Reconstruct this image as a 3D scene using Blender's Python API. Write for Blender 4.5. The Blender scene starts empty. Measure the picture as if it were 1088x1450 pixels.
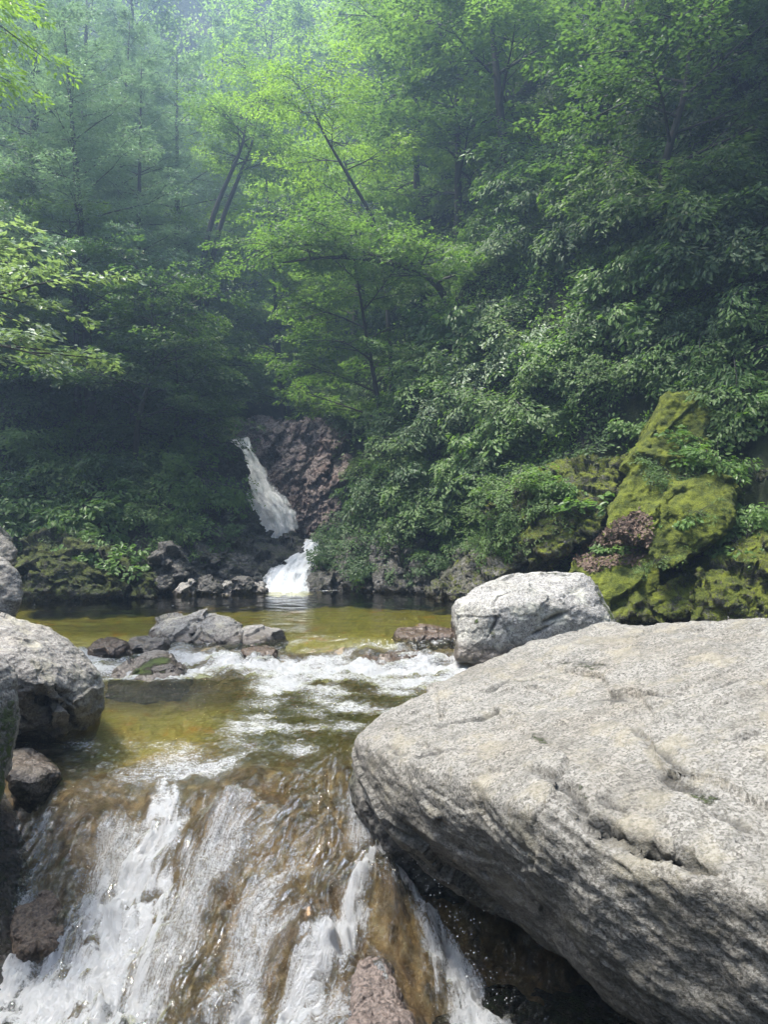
import bpy, bmesh, math, random
import numpy as np
from mathutils import Vector, Matrix
from mathutils.bvhtree import BVHTree

R = math.radians
C = bpy.context.scene.collection
CAM_H, F = 1.6, 1055.0          # eye height, focal length in photo pixels (photo 1088 x 1450)

def P(px, py, Y):
    """world point at depth Y seen at photo pixel (px, py)"""
    return np.array([(px-544)/F*Y, Y, CAM_H-(py-725)/F*Y])

# ------------------------------------------------------------------ noise
_rs = np.random.RandomState(7)
_perm = _rs.permutation(256); _perm = np.concatenate([_perm, _perm, _perm])
_grad = _rs.normal(size=(256, 3)); _grad /= np.linalg.norm(_grad, axis=1)[:, None]

def pnoise(p):
    p = np.asarray(p, float)
    i = np.floor(p).astype(int); f = p-i
    u = f*f*f*(f*(f*6-15)+10)
    i &= 255
    res = 0
    for dx in (0, 1):
        wx = u[:, 0] if dx else 1-u[:, 0]
        a = _perm[i[:, 0]+dx]
        for dy in (0, 1):
            wy = u[:, 1] if dy else 1-u[:, 1]
            b = _perm[a+i[:, 1]+dy]
            for dz in (0, 1):
                wz = u[:, 2] if dz else 1-u[:, 2]
                g = _grad[_perm[b+i[:, 2]+dz]]
                res = res+wx*wy*wz*((f[:, 0]-dx)*g[:, 0]+(f[:, 1]-dy)*g[:, 1]+(f[:, 2]-dz)*g[:, 2])
    return res*1.6

def fbm(p, oct=4, lac=2.0, gain=0.5):
    p = np.asarray(p, float); a = 1; s = 0
    for k in range(oct):
        s = s+a*pnoise(p+k*17.3); p = p*lac; a *= gain
    return s

def ridged(p, oct=4, gain=0.5):
    p = np.asarray(p, float); a = 1; s = 0
    for k in range(oct):
        s = s+a*(1-np.abs(pnoise(p+k*11.7))*1.6); p = p*2.03; a *= gain
    return s/2

def cells(p):
    """distance to nearest jittered cell point and a random per-cell value"""
    p = np.asarray(p, float); i = np.floor(p).astype(int)
    best = np.full(len(p), 9.0); second = np.full(len(p), 9.0); val = np.zeros(len(p))
    for dx in (-1, 0, 1):
        for dy in (-1, 0, 1):
            for dz in (-1, 0, 1):
                c = i+np.array([dx, dy, dz])
                h = _perm[_perm[_perm[c[:, 0] & 255]+(c[:, 1] & 255)]+(c[:, 2] & 255)]
                q = c+0.5+0.45*_grad[h]
                d = np.linalg.norm(p-q, axis=1)
                m = d < best
                second = np.where(m, best, np.minimum(second, d))
                val = np.where(m, h/255.0, val); best = np.where(m, d, best)
    return best, second, val

def facets(p):
    """tilted planes, one per jittered cell: broken rock faces"""
    p = np.asarray(p, float); i = np.floor(p).astype(int); best = np.full(len(p), 9.0); val = np.zeros(len(p))
    for dx in (-1, 0, 1):
        for dy in (-1, 0, 1):
            for dz in (-1, 0, 1):
                c = i+np.array([dx, dy, dz]); h = _perm[_perm[_perm[c[:, 0] & 255]+(c[:, 1] & 255)]+(c[:, 2] & 255)]
                r = p-(c+0.5+0.45*_grad[h]); d = np.linalg.norm(r, axis=1); m = d < best
                val = np.where(m, (r*_grad[(h*7+13) & 255]).sum(1)+(h/255.0-.5)*.5, val); best = np.where(m, d, best)
    return val

def sstep(a, b, x):
    t = np.clip((x-a)/(b-a), 0, 1); return t*t*(3-2*t)

def poly_dist(pts, line):
    """distance from pts (N,k) to a polyline and fraction along it"""
    line = np.asarray(line, float); best = np.full(len(pts), 1e9); along = np.zeros(len(pts)); n = len(line)-1
    for k in range(n):
        a, b = line[k], line[k+1]; ab = b-a
        t = np.clip(((pts-a)@ab)/max(ab@ab, 1e-12), 0, 1)
        d = np.linalg.norm(pts-(a+t[:, None]*ab), axis=1)
        m = d < best; best = np.where(m, d, best); along = np.where(m, (k+t)/n, along)
    return best, along

# ------------------------------------------------------------------ objects
def tag(o, label=None, cat=None, group=None, kind=None):
    if label: o['label'] = label
    if cat: o['category'] = cat
    if group: o['group'] = group
    if kind: o['kind'] = kind
    return o

def empty(name, loc=(0, 0, 0)):
    o = bpy.data.objects.new(name, None); C.objects.link(o); o.location = loc
    o.empty_display_size = 0.2
    return o

def mesh_np(name, verts, faces, attrs=None, smooth=True, uv=None):
    """faces: (M,3) or (M,4) int array"""
    me = bpy.data.meshes.new(name)
    verts = np.asarray(verts, np.float32); faces = np.asarray(faces, np.int32)
    k = faces.shape[1]
    me.vertices.add(len(verts)); me.vertices.foreach_set('co', verts.ravel())
    me.loops.add(faces.size); me.loops.foreach_set('vertex_index', faces.ravel())
    me.polygons.add(len(faces))
    me.polygons.foreach_set('loop_start', np.arange(0, faces.size, k, dtype=np.int32))
    me.polygons.foreach_set('use_smooth', np.full(len(faces), smooth, dtype=bool))
    for n, (dom, a) in (attrs or {}).items():
        at = me.attributes.new(n, 'FLOAT', dom); at.data.foreach_set('value', np.asarray(a, np.float32))
    if uv is not None:
        l = me.uv_layers.new(name='flow'); l.data.foreach_set('uv', np.asarray(uv, np.float32)[faces.ravel()].ravel())
    me.update(calc_edges=True)
    return me

def add(name, me, mat=None, parent=None, loc=None):
    o = bpy.data.objects.new(name, me); C.objects.link(o)
    if mat: me.materials.append(mat)
    if parent: o.parent = parent
    if loc is not None: o.location = loc
    return o

def grid_faces(nx, ny):
    i = np.arange(nx-1)[:, None]*ny+np.arange(ny-1)[None, :]
    i = i.ravel()
    return np.stack([i, i+ny, i+ny+1, i+1], 1)

# ------------------------------------------------------------------ material helpers
class M:
    def __init__(s, name):
        s.m = bpy.data.materials.new(name); s.m.use_nodes = True
        s.t = s.m.node_tree; s.t.nodes.clear()
        s.out = s.t.nodes.new('ShaderNodeOutputMaterial')
    def n(s, typ, out=0, props=None, **ins):
        nd = s.t.nodes.new('ShaderNode'+typ)
        for k, v in (props or {}).items(): setattr(nd, k, v)
        for k, v in ins.items():
            key = int(k[1:]) if k[0] == 'i' and k[1:].isdigit() else k.replace('_', ' ')
            sk = nd.inputs[key]
            if isinstance(v, bpy.types.NodeSocket): s.t.links.new(v, sk)
            else:
                if hasattr(sk, 'default_value') and sk.type == 'RGBA' and len(v) == 3: v = (*v, 1)
                sk.default_value = v
        return nd.outputs[out]
    def math(s, op, a, b=0.0, clamp=False):
        return s.n('Math', props={'operation': op, 'use_clamp': clamp}, i0=a, i1=b)
    def mix(s, f, a, b, mode='MIX'):
        nd = s.t.nodes.new('ShaderNodeMix'); nd.data_type = 'RGBA'; nd.blend_type = mode
        for sk, v in ((nd.inputs[0], f), (nd.inputs[6], a), (nd.inputs[7], b)):
            if isinstance(v, bpy.types.NodeSocket): s.t.links.new(v, sk)
            else: sk.default_value = v if sk.type != 'RGBA' or len(v) == 4 else (*v, 1)
        return nd.outputs[2]
    def ramp(s, f, stops):
        nd = s.t.nodes.new('ShaderNodeValToRGB'); e = nd.color_ramp.elements
        while len(e) < len(stops): e.new(0.5)
        for el, (p, c) in zip(e, stops):
            el.position = p; el.color = (c, c, c, 1) if isinstance(c, (int, float)) else (*c, 1)
        s.t.links.new(f, nd.inputs[0]); return nd.outputs[0]
    def step(s, x, a, b):
        nd = s.t.nodes.new('ShaderNodeMapRange'); nd.interpolation_type = 'SMOOTHSTEP'
        for k, v in ((0, x), (1, a), (2, b), (3, 0.0), (4, 1.0)):
            if isinstance(v, bpy.types.NodeSocket): s.t.links.new(v, nd.inputs[k])
            else: nd.inputs[k].default_value = v
        return nd.outputs[0]
    def attr(s, name): return s.n('Attribute', out=2, props={'attribute_name': name})
    def noise(s, vec, scale, detail=4, rough=0.55, out=0, dist=0.0):
        return s.n('TexNoise', out=out, Vector=vec, Scale=scale, Detail=detail, Roughness=rough, Distortion=dist)
    def obj(s): return s.n('TexCoord', out=3)
    def scalev(s, vec, sc): return s.n('Mapping', Vector=vec, Scale=sc)
    def bump(s, h, dist, strength=1.0, normal=None):
        kw = dict(Height=h, Distance=dist, Strength=strength)
        if normal is not None: kw['Normal'] = normal
        return s.n('Bump', **kw)
    def done(s, surf): s.t.links.new(surf, s.out.inputs[0]); return s.m

def granite(name, light, mid, dark, tint, tint_amt=0.5, fine=1.0, moss_bias=-0.2, bumpd=0.006, wet=0.0, strata=0.0,
            mossc=((0.030, 0.050, 0.006), (0.10, 0.135, 0.016)), patch_c=None, rough=0.85):
    m = M(name); o = m.obj()
    big = m.noise(o, 1.7, 6, 0.6); med = m.noise(o, 9, 6, 0.65); spk = m.noise(o, 85*fine, 5, 0.7)
    vor = m.n('TexVoronoi', out=1, Vector=o, Scale=70*fine)
    vv = m.n('SeparateColor', i0=vor)
    grain = m.math('ADD', m.math('MULTIPLY', spk, 0.75), m.math('MULTIPLY', vv, 0.25))
    col = m.ramp(grain, [(0.30, dark), (0.43, mid), (0.58, light), (0.72, tuple(min(1, c*1.12) for c in light))])
    col = m.mix(m.math('MULTIPLY', m.step(big, 0.45, 0.7), tint_amt), col, tint, 'MULTIPLY')
    m2 = m.noise(o, 4.3, 5, 0.7)
    if patch_c: col = m.mix(m.math('MULTIPLY', m.step(m2, 0.5, 0.66), 0.55), col, patch_c)
    col = m.mix(m.math('MULTIPLY', m.step(med, 0.52, 0.75), 0.45), col, tuple(c*0.75 for c in mid))
    # dark mineral spots, lichen
    sp = m.n('TexVoronoi', out=0, Vector=o, Scale=5.5)
    col = m.mix(m.math('MULTIPLY', m.math('SUBTRACT', 1.0, m.step(sp, 0.02, 0.1)), 0.35), col, tuple(c*0.5 for c in mid))
    h = m.math('ADD', m.math('MULTIPLY', spk, 0.35), m.math('MULTIPLY', med, 1.3))
    if strata:
        st = m.noise(m.scalev(m.n('Mapping', Vector=o, Rotation=(0.25, 0.35, 0.55)), (1.2, 2.0, 14)), 2.2, 5, 0.65)
        h = m.math('ADD', h, m.math('MULTIPLY', st, strata))
        col = m.mix(m.math('MULTIPLY', m.step(st, 0.6, 0.35), 0.4), col, tuple(c*0.55 for c in mid))
    # crack attribute: shade of the grooves painted into the colour
    ca = m.attr('crack'); col = m.mix(m.math('MULTIPLY', ca, 0.85), col, tuple(c*0.2 for c in mid))
    wa = m.math('ADD', m.attr('wet'), wet, True)  # mask carries real wetness and the rocks' dark bands
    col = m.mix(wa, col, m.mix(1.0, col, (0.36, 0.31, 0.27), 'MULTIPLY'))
    # moss
    nz = m.n('SeparateXYZ', out=2, i0=m.n('NewGeometry', out=1))
    mo = m.math('ADD', m.math('ADD', m.attr('moss'), m.math('MULTIPLY', nz, 0.18)), m.math('MULTIPLY', m.math('SUBTRACT', m.math('ADD', m.math('MULTIPLY', m.noise(o, 7, 6, 0.75), .55), m.math('MULTIPLY', m.noise(o, 32, 4, 0.7), .45)), 0.5), 1.9))
    mo = m.step(m.math('ADD', mo, moss_bias), 0.40, 0.68)
    mfine = m.noise(o, 60, 4, 0.7); mbig = m.noise(o, 5, 4, 0.6)
    mc = m.mix(m.step(m.math('ADD', m.math('MULTIPLY', mfine, 0.5), m.math('MULTIPLY', mbig, 0.6)), 0.42, 0.72), mossc[0], mossc[1])
    col = m.mix(mo, col, mc)
    h = m.math('ADD', h, m.math('MULTIPLY', mo, m.math('ADD', m.math('MULTIPLY', mfine, 2.2), 0.8)))
    rg = m.math('ADD', m.math('SUBTRACT', rough, m.math('MULTIPLY', wa, 0.6)), m.math('MULTIPLY', mo, 0.3), True)
    b = m.n('BsdfPrincipled', Base_Color=col, Roughness=rg, Normal=m.bump(h, bumpd*3))
    return m.done(b)

def leaf_mat(name, dark, light, trans=0.45, tcol=None, rough=0.5):
    m = M(name); t = m.attr('tone')
    rnd = m.n('ObjectInfo', out=5)
    f = m.math('ADD', m.math('MULTIPLY', t, 0.8), m.math('MULTIPLY', rnd, 0.2), True)
    col = m.mix(f, dark, light)
    tc = m.mix(1.0, col, tcol or (1.5, 1.7, 0.7), 'MULTIPLY')
    pb = m.n('BsdfPrincipled', Base_Color=col, Roughness=rough, Specular_IOR_Level=0.35)
    tr = m.n('BsdfTranslucent', Color=tc)
    return m.done(m.n('MixShader', i0=trans, i1=pb, i2=tr))

def bark_mat(name, a, b):
    m = M(name); o = m.obj()
    n1 = m.noise(m.scalev(o, (1, 1, 0.3)), 14, 5, 0.7); n2 = m.noise(o, 1.5, 3)
    col = m.mix(n1, a, b); col = m.mix(m.math('MULTIPLY', m.step(n2, 0.5, 0.7), 0.5), col, (0.05, 0.07, 0.03))
    return m.done(m.n('BsdfPrincipled', Base_Color=col, Roughness=0.9, Normal=m.bump(n1, 0.02)))
#__PART2__
# ------------------------------------------------------------------ terrain
POLY = np.array([(-3.4,-16),(-2.9,0),(-3.0,5),(-4.3,7.5),(-6.5,9),(-8.0,11),(-8.4,13.8),(-6.6,14.7),(-4.8,15.2),(-3.7,16.0),(-3.1,16.8),
 (-2.9,17.6),(-3.1,18.8),(-3.9,20.2),(-4.9,22),(-5.2,24),(-4.5,30),(-3.4,40),(-2,40),(-2.4,30),(-2.4,24.5),(-1.4,22.5),(-0.7,20.5),(-0.6,18.5),
 (-.8,17),(-.5,16.2),(.2,15.7),(1.5,15.0),(2.2,14.0),(3.2,13.0),(4.2,12.2),(5.3,10.9),(5.6,8.5),(5.2,5),(4.6,0),(4.4,-16)])

def signed(x, y):
    p = np.stack([x, y], 1); d = np.full(len(p), 1e9); inside = np.zeros(len(p), bool)
    n = len(POLY)
    for k in range(n):
        a, b = POLY[k], POLY[(k+1) % n]; ab = b-a
        t = np.clip(((p-a)@ab)/(ab@ab), 0, 1)
        d = np.minimum(d, np.linalg.norm(p-(a+t[:, None]*ab), axis=1))
        c = ((a[1] > y) != (b[1] > y)) & (x < (b[0]-a[0])*(y-a[1])/(b[1]-a[1]+1e-12)+a[0])
        inside ^= c
    return np.where(inside, -d, d)

def zfloor(y):
    return np.interp(y, [15.3, 18, 21, 22.2, 23.6, 40, 50, 90], [0, .85, 1.0, 1.1, 3.9, 9, 18, 62])

def terrain(x, y, detail=True):
    x = np.asarray(x, float); y = np.asarray(y, float)
    d = signed(x, y)
    xc = np.interp(y, [14, 18, 24, 40], [-1, -1.6, -3.8, -2.7])
    w = sstep(-1.0, 1.0, x-xc)
    dd = np.maximum(d, 0)
    hl = np.interp(dd, [0, .5, 1.5, 3, 6, 12, 25, 70], [0, .6, 1.2, 2.3, 5.2, 10.5, 19, 50])
    hr = np.interp(dd, [0, .5, 1.2, 2.2, 4, 8, 15, 30, 70], [0, 1.0, 2.8, 5.4, 9.6, 17, 25.5, 40, 66])
    h = hl*(1-w)+hr*w
    h = np.where(d < 0, -0.9*np.minimum(-d, 1.0)*1.2, h)+zfloor(y)*np.where((d < 0) | (y > 42), 1, np.exp(-dd*0.15*sstep(42, 38, y)))
    if detail:
        p = np.stack([x, y, h*0.7], 1); m = sstep(0.0, 1.5, d)
        h = h+m*(fbm(p*0.35, 3)*1.0+(ridged(p*0.9, 3)-0.6)*0.6)+sstep(-.1, .4, d)*(fbm(p*2.2+5, 3)*0.16)
        b, s2, v = cells(p*np.array([1.1, 1.1, 1.6]))
        h = h+sstep(0, .5, d)*(v-0.5)*0.35*sstep(0, .25, s2-b)
    return h

def axis(*segs):
    a = [np.arange(s, e, st) for s, e, st in segs]
    return np.concatenate(a+[[segs[-1][1]]])

m_hill = granite('damp mossy rock and soil', (0.075, 0.066, 0.052), (0.04, 0.036, 0.028), (0.014, 0.013, 0.01), (0.6, 0.62, 0.45), 0.7, 0.35,
                 moss_bias=-0.12, bumpd=0.02, mossc=((0.012, 0.022, 0.004), (0.05, 0.075, 0.012)))
tx = axis((-70, -14, 1.4), (-14, -8.5, .3), (-8.5, 7, .1), (7, 14, .3), (14, 70, 1.4))
ty = axis((-60, -2, 1.5), (-2, 8, .3), (8, 24, .1), (24, 40, .35), (40, 95, 1.2))  # slope runs on unseen behind the camera, added to cut low sky light
TX, TY = np.meshgrid(tx, ty, indexing='ij')
tz = terrain(TX.ravel(), TY.ravel())
tv = np.stack([TX.ravel(), TY.ravel(), tz], 1)
hill = add('hillside', mesh_np('hillside', tv, grid_faces(len(tx), len(ty)), {'moss': ('POINT', .42+.5*sstep(1.5, 2.5, TX.ravel())*sstep(15, 13.5, TY.ravel())+.4*sstep(19, 26, TY.ravel())+.25*sstep(3, 6, tz)), 'wet': ('POINT', sstep(.6, .1, tz)*(TY.ravel() < 16))}), m_hill)
tag(hill, 'steep dark wooded slopes closing in both sides of the gorge', kind='structure')
TZ = tz.reshape(len(tx), len(ty))
def zt(x, y):
    """terrain height by bilinear lookup"""
    x = np.atleast_1d(np.asarray(x, float)); y = np.atleast_1d(np.asarray(y, float))
    i = np.clip(np.searchsorted(tx, x)-1, 0, len(tx)-2); j = np.clip(np.searchsorted(ty, y)-1, 0, len(ty)-2)
    u = (x-tx[i])/(tx[i+1]-tx[i]); v = (y-ty[j])/(ty[j+1]-ty[j])
    return TZ[i, j]*(1-u)*(1-v)+TZ[i+1, j]*u*(1-v)+TZ[i, j+1]*(1-u)*v+TZ[i+1, j+1]*u*v
def znormal(x, y, e=0.25):
    gx = (zt(x+e, y)-zt(x-e, y))/(2*e); gy = (zt(x, y+e)-zt(x, y-e))/(2*e)
    n = np.stack([-gx, -gy, np.ones_like(gx)], 1); return n/np.linalg.norm(n, axis=1)[:, None]

# ------------------------------------------------------------------ stream
def _smooth_knots(ys, zs, sig=0.13):
    g = np.arange(-2, 32, 0.02); z = np.interp(g, ys, zs)
    k = np.exp(-0.5*(np.arange(-40, 41)*0.02/sig)**2); k /= k.sum()
    return g, np.convolve(np.pad(z, 40, 'edge'), k, 'valid')
_km = _smooth_knots([0, 2.4, 3.0, 3.6, 4.2, 4.8, 5.3, 5.9, 7.9, 8.6, 9.3, 30], [-1.6, -1.45, -1.25, -.92, -.62, -.38, -.26, -.2, -.17, -.1, 0, 0])
_kl = _smooth_knots([0, 3, 4.15, 4.5, 5.0, 5.5, 5.9, 7.9, 8.6, 9.3, 30], [-1.1, -1.05, -.98, -.88, -.55, -.30, -.2, -.17, -.1, 0, 0])
_kr = _smooth_knots([0, 3, 3.8, 4.3, 4.7, 5.1, 5.5, 5.9, 7.9, 8.6, 9.3, 30], [-1.15, -1.12, -1.1, -.97, -.62, -.34, -.25, -.2, -.17, -.1, 0, 0])
def wl(x, y):
    a = sstep(-.95, -1.5, x); b = sstep(-.05, .4, x)
    m = np.interp(y, *_km); l = np.interp(y, *_kl); r = np.interp(y, *_kr)
    return m*(1-a-b)+l*a+r*b
def on_water(px, py):
    Y = np.arange(16, 2.4, -0.01); x = (px-544)/F*Y; z = CAM_H-(py-725)/F*Y
    k = np.argmax(z > wl(x, Y)-1e-3) if (z > wl(x, Y)).any() else -1
    dlt = np.abs(z-wl(x, Y)); k = int(np.argmin(dlt)); return np.array([x[k], Y[k]])

def flow_uv(x, y):
    k = np.interp(x, [-2.2, -1.3, -.45, .1, .5], [.05, 0.05, .38, -.1, -.5])
    c = np.clip(y, 2.5, 6.5)-4.2
    return x-k*c, y

def foam_field(x, y):
    p = np.stack([x, y], 1); f = np.zeros(len(x))
    for line, w0, w1, s in (
        ([(234, 1105), (228, 1170), (200, 1255), (165, 1340), (100, 1440)], .07, .58, 1.35),
        ([(235, 1190), (200, 1300), (210, 1440)], .06, .2, .9),
        ([(30, 1365), (20, 1430), (90, 1440)], .25, .45, 1.25),
        ([(60, 1130), (50, 1200), (20, 1280)], .12, .16, .62),
        ([(548, 1195), (515, 1250), (470, 1330), (410, 1450), (380, 1500)], .04, .22, 1.2),
        ([(552, 1200), (590, 1270), (630, 1360), (680, 1460)], .04, .2, 1.2),
        ([(350, 1370), (340, 1460)], .08, .2, 1.0),
        ([(440, 1080), (430, 1130), (440, 1200), (455, 1260)], .12, .18, .42),
        ([(330, 1040), (420, 1020), (480, 1010)], .1, .25, .28),
        ([(300, 945), (400, 950), (500, 958), (600, 950), (680, 935)], .28, .3, .62),
        ([(400, 915), (440, 900), (560, 916), (640, 905)], .2, .3, .62),
        ([(215, 918), (300, 912)], .08, .1, .6),
        ([(330, 985), (450, 990), (560, 985)], .35, .35, .33),
        ):
        d, t = poly_dist(p, [on_water(*q) for q in line])
        w = w0+(w1-w0)*t
        f = np.maximum(f, s*np.exp(-(d/w)**2*0.9))
    # churn where the far cascade enters the pool
    d = np.hypot((x+1.85)/1.5, (y-15.35)/.42); f = np.maximum(f, 1.0*np.exp(-d**2*1.6))
    return f

sx = axis((-8.6, -2.5, .05), (-2.5, 1.3, .0115), (1.3, 6, .06))
sy = axis((1.2, 2.6, .05), (2.6, 6.2, .0125), (6.2, 10, .025), (10, 17, .06))
SX, SY = np.meshgrid(sx, sy, indexing='ij'); X, Y = SX.ravel(), SY.ravel()
W0 = wl(X, Y)
lipw = fbm(np.stack([X*1.3, Y*.9, 0*X+1.7], 1), 3)*.55+.25*np.exp(-((X+.5)/.7)**2)
cas = sstep(6.1, 4.95, Y-lipw)*sstep(2.2, 3.2, Y)
calm_l = sstep(4.35, 4.15, Y)*sstep(-1.5, -1.7, X)
rif = np.exp(-((Y-8.55)/.75)**2)
mid = sstep(9.2, 8.0, Y)*(1-cas)
U, V = flow_uv(X, Y)
P2 = np.stack([X, Y, np.zeros_like(X)], 1)
U = U+cas*(fbm(P2*1.7+11, 3)*.10+fbm(P2*6+2, 2)*.022)
lump = cas*(fbm(P2*2.1+3.1, 3)*.12+(ridged(np.stack([U*2.6, V*2.0, 0*U], 1), 3)-.62)*.15)*(1-calm_l)
# bed: rounded boulders under the riffle, ledges under the cascade
rb, rs2, rv = cells(np.stack([X*2.3, Y*2.0, 0*X+.5], 1))
lump_r = rif*(np.clip(.62-rb, 0, 1)*.24-.05+fbm(P2*1.4, 2)*.05)
foam = foam_field(X, Y)
warp = fbm(P2*3.0, 2)*.05
streak = pnoise(np.stack([(U+warp)*15, V*2.4, 0*U], 1))*.020+pnoise(np.stack([(U+warp)*34, V*6, 0*U+3], 1))*.011+fbm(P2*11, 4, gain=.6)*.015+pnoise(P2*30)*.006+pnoise(np.stack([(U+warp)*70, V*16, 0*U+7], 1))*.005
left_quiet = sstep(-1.1, -1.9, X)*sstep(5.6, 6.2, Y)*sstep(8.0, 7.6, Y)
chop = fbm(np.stack([X*4.2, Y*8.5, 0*X], 1), 5, gain=.6)*.05
ripple = fbm(np.stack([X*7, Y*15, 0*X+2], 1), 4, gain=.65)*.026*(1-.85*left_quiet)
ripple_up = fbm(np.stack([X*2.0, Y*4.5, 0*X+9], 1), 3)*.007
W = W0+lump+streak*cas*(1+.8*foam)+lump_r*.75+chop*(rif*1.0+.33*mid)*(1-.75*left_quiet)+ripple*mid+ripple_up*sstep(8.6, 9.6, Y)+foam*cas*.025
depth = .035+cas*.015+sstep(5.3, 6.2, Y)*.22*sstep(9.0, 8.0, Y)+sstep(8.9, 9.7, Y)*.22+np.clip((Y-10.5)/4.5, 0, 1)*.10
depth = depth*(1-.5*rif)+.03*rif
bedn = (ridged(P2*np.array([5, 4, 1])+2, 4)-.58)*.05+fbm(P2*16, 3)*.012+fbm(P2*1.1+8, 2)*.05
cb, cs2, cv = cells(np.stack([X*3.1, Y*3.1, 0*X+4.5], 1))
stones = (.5-np.clip(cb, 0, .5))*.16*sstep(5.5, 6.3, Y)
BZ = W0+lump*1.15+lump_r-depth+bedn*(.25+.75*sstep(5.0, 6.5, Y)+.35*cas)+stones*.6
BZ = np.where(foam*cas > .5, BZ-.02, BZ)

def bed_material():
    m = M('wet brown stream bed'); o = m.obj()
    n1 = m.noise(o, 2.4, 5, .65); n2 = m.noise(o, 11, 5, .7); n3 = m.noise(o, 60, 4, .7)
    col = m.ramp(n2, [(.3, (.06, .034, .015)), (.45, (.20, .125, .06)), (.58, (.33, .225, .12)), (.72, (.44, .36, .24))])
    col = m.mix(m.step(n1, .48, .66), col, (.19, .105, .045))
    col2 = m.mix(m.step(n3, .35, .7), (.115, .11, .062), (.25, .24, .158))       # algae-filmed sand in the quiet pools
    col2 = m.mix(m.step(n1, .56, .68), col2, (.24, .13, .05))
    col = m.mix(m.attr('sand'), col, col2)
    h = m.math('ADD', m.math('MULTIPLY', n2, 1.5), m.math('MULTIPLY', n3, .4))
    return m.done(m.n('BsdfPrincipled', Base_Color=col, Roughness=.45, Normal=m.bump(h, .02)))
sand = np.clip(sstep(5.2, 6.9, Y-lipw*1.2+.5*fbm(P2*3, 3))*(1-.85*rif), 0, 1)
bed = add('stream_bed', mesh_np('stream_bed', np.stack([X, Y, BZ], 1), grid_faces(len(sx), len(sy)), {'sand': ('POINT', sand)}), bed_material())
tag(bed, 'brown and olive stony bed under the stream', kind='structure')

def water_material():
    m = M('clear stream water'); o = m.obj()
    uv = m.n('UVMap', props={'uv_map': 'flow'})
    d = m.attr('depth'); fa = m.attr('foam'); ca = m.attr('cascade'); rf = m.attr('riffle')
    tint = m.n('CombineColor', i0=m.math('POWER', .62, m.math('MULTIPLY', d, 2.8)), i1=m.math('POWER', .60, m.math('MULTIPLY', d, 2.8)), i2=m.math('POWER', .20, m.math('MULTIPLY', d, 2.8)))
    s1 = m.noise(m.scalev(uv, (1, .12, 1)), 60, 5, .7, dist=.5)
    s2 = m.noise(m.scalev(uv, (1, .22, 1)), 150, 4, .75, dist=.7)
    s3 = m.noise(o, 75, 5, .8)
    s4 = m.noise(m.scalev(o, (.5, 2.2, 1)), 30, 5, .7)
    pool = m.noise(m.scalev(o, (1, 2.4, 1)), 7, 4, .6)
    hs = m.math('ADD', m.math('MULTIPLY', s1, 1.3), m.math('ADD', m.math('MULTIPLY', s2, .8), m.math('MULTIPLY', s3, .6)))
    hc = m.math('MULTIPLY', hs, ca)
    hr = m.math('ADD', m.math('MULTIPLY', m.math('ADD', s4, m.math('MULTIPLY', s3, .5)), m.math('MULTIPLY', rf, 1.5)), m.math('MULTIPLY', pool, m.math('SUBTRACT', .40, m.math('MULTIPLY', m.attr('fleck'), .36))))
    nrm = m.bump(m.math('ADD', hc, hr), .05, 1.0)
    fres = m.n('Fresnel', IOR=1.33, Normal=nrm)
    gl = m.n('BsdfGlossy', Color=(1, 1, 1), Roughness=.05, Normal=nrm)
    tr = m.n('BsdfTransparent', Color=tint)
    wat = m.n('MixShader', i0=fres, i1=tr, i2=gl)
    # foam strands along the flow; the same white paints sky glints
    st = m.math('ADD', m.math('MULTIPLY', s1, .28), m.math('ADD', m.math('MULTIPLY', s2, .22), m.math('ADD', m.math('MULTIPLY', s3, .38), m.math('MULTIPLY', m.noise(o, 26, 4, .75), .22))))
    rip = m.math('ADD', m.math('MULTIPLY', s4, .55), m.math('MULTIPLY', s3, .5))
    st = m.mix(ca, rip, st)
    flk = m.n('TexVoronoi', out=0, Vector=m.scalev(o, (1, .6, 1)), Scale=9.0, Randomness=1.0)
    fl2 = m.n('TexVoronoi', out=0, Vector=m.scalev(o, (1, .5, 1)), Scale=3.2, Randomness=1.0)
    patch = m.step(m.noise(o, .9, 3), .5, .62)
    fleck = m.math('MULTIPLY', m.math('SUBTRACT', 1.0, m.step(flk, .05, .09)), m.math('MULTIPLY', patch, m.attr('fleck')))
    thr = m.math('SUBTRACT', .70, m.math('MULTIPLY', fa, .43))
    ff = m.step(st, thr, m.math('ADD', thr, .22))
    ff = m.math('MULTIPLY', ff, m.step(fa, .04, .22))
    ff = m.math('MAXIMUM', ff, fleck)
    fb = m.n('BsdfPrincipled', Base_Color=(.87, .89, .90), Roughness=.30, Normal=nrm, Subsurface_Weight=0.0)
    ft = m.n('BsdfTranslucent', Color=(.75, .8, .82))
    fm = m.n('MixShader', i0=.25, i1=fb, i2=ft)
    return m.done(m.n('MixShader', i0=m.math('MULTIPLY', ff, .92), i1=wat, i2=fm))
m_water = water_material()
tex = sstep(.32, .12, X)*np.clip(.46+.48*fbm(np.stack([U*3.2, V*1.1, 0*U+6], 1), 3)+.14*fbm(P2*5+4, 2), 0, .62)  # thin white threads stand in for sky glints as well as foam
foam_glint = np.maximum(foam*(.70+.50*fbm(np.stack([U*9, V*3.5, 0*U+2], 1), 4, gain=.65)), np.maximum(cas*tex*(1-.5*sstep(4.9, 5.5, Y)), (rif*.72+mid*.66)*(1-.85*left_quiet)*np.clip(.75+.8*fbm(P2*np.array([1.5, 2.6, 1]), 3), .1, 1.2)))  # riffle and mid-pool white also paints the ripples' sky reflections
gap = np.maximum(W-BZ, 0)
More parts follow.
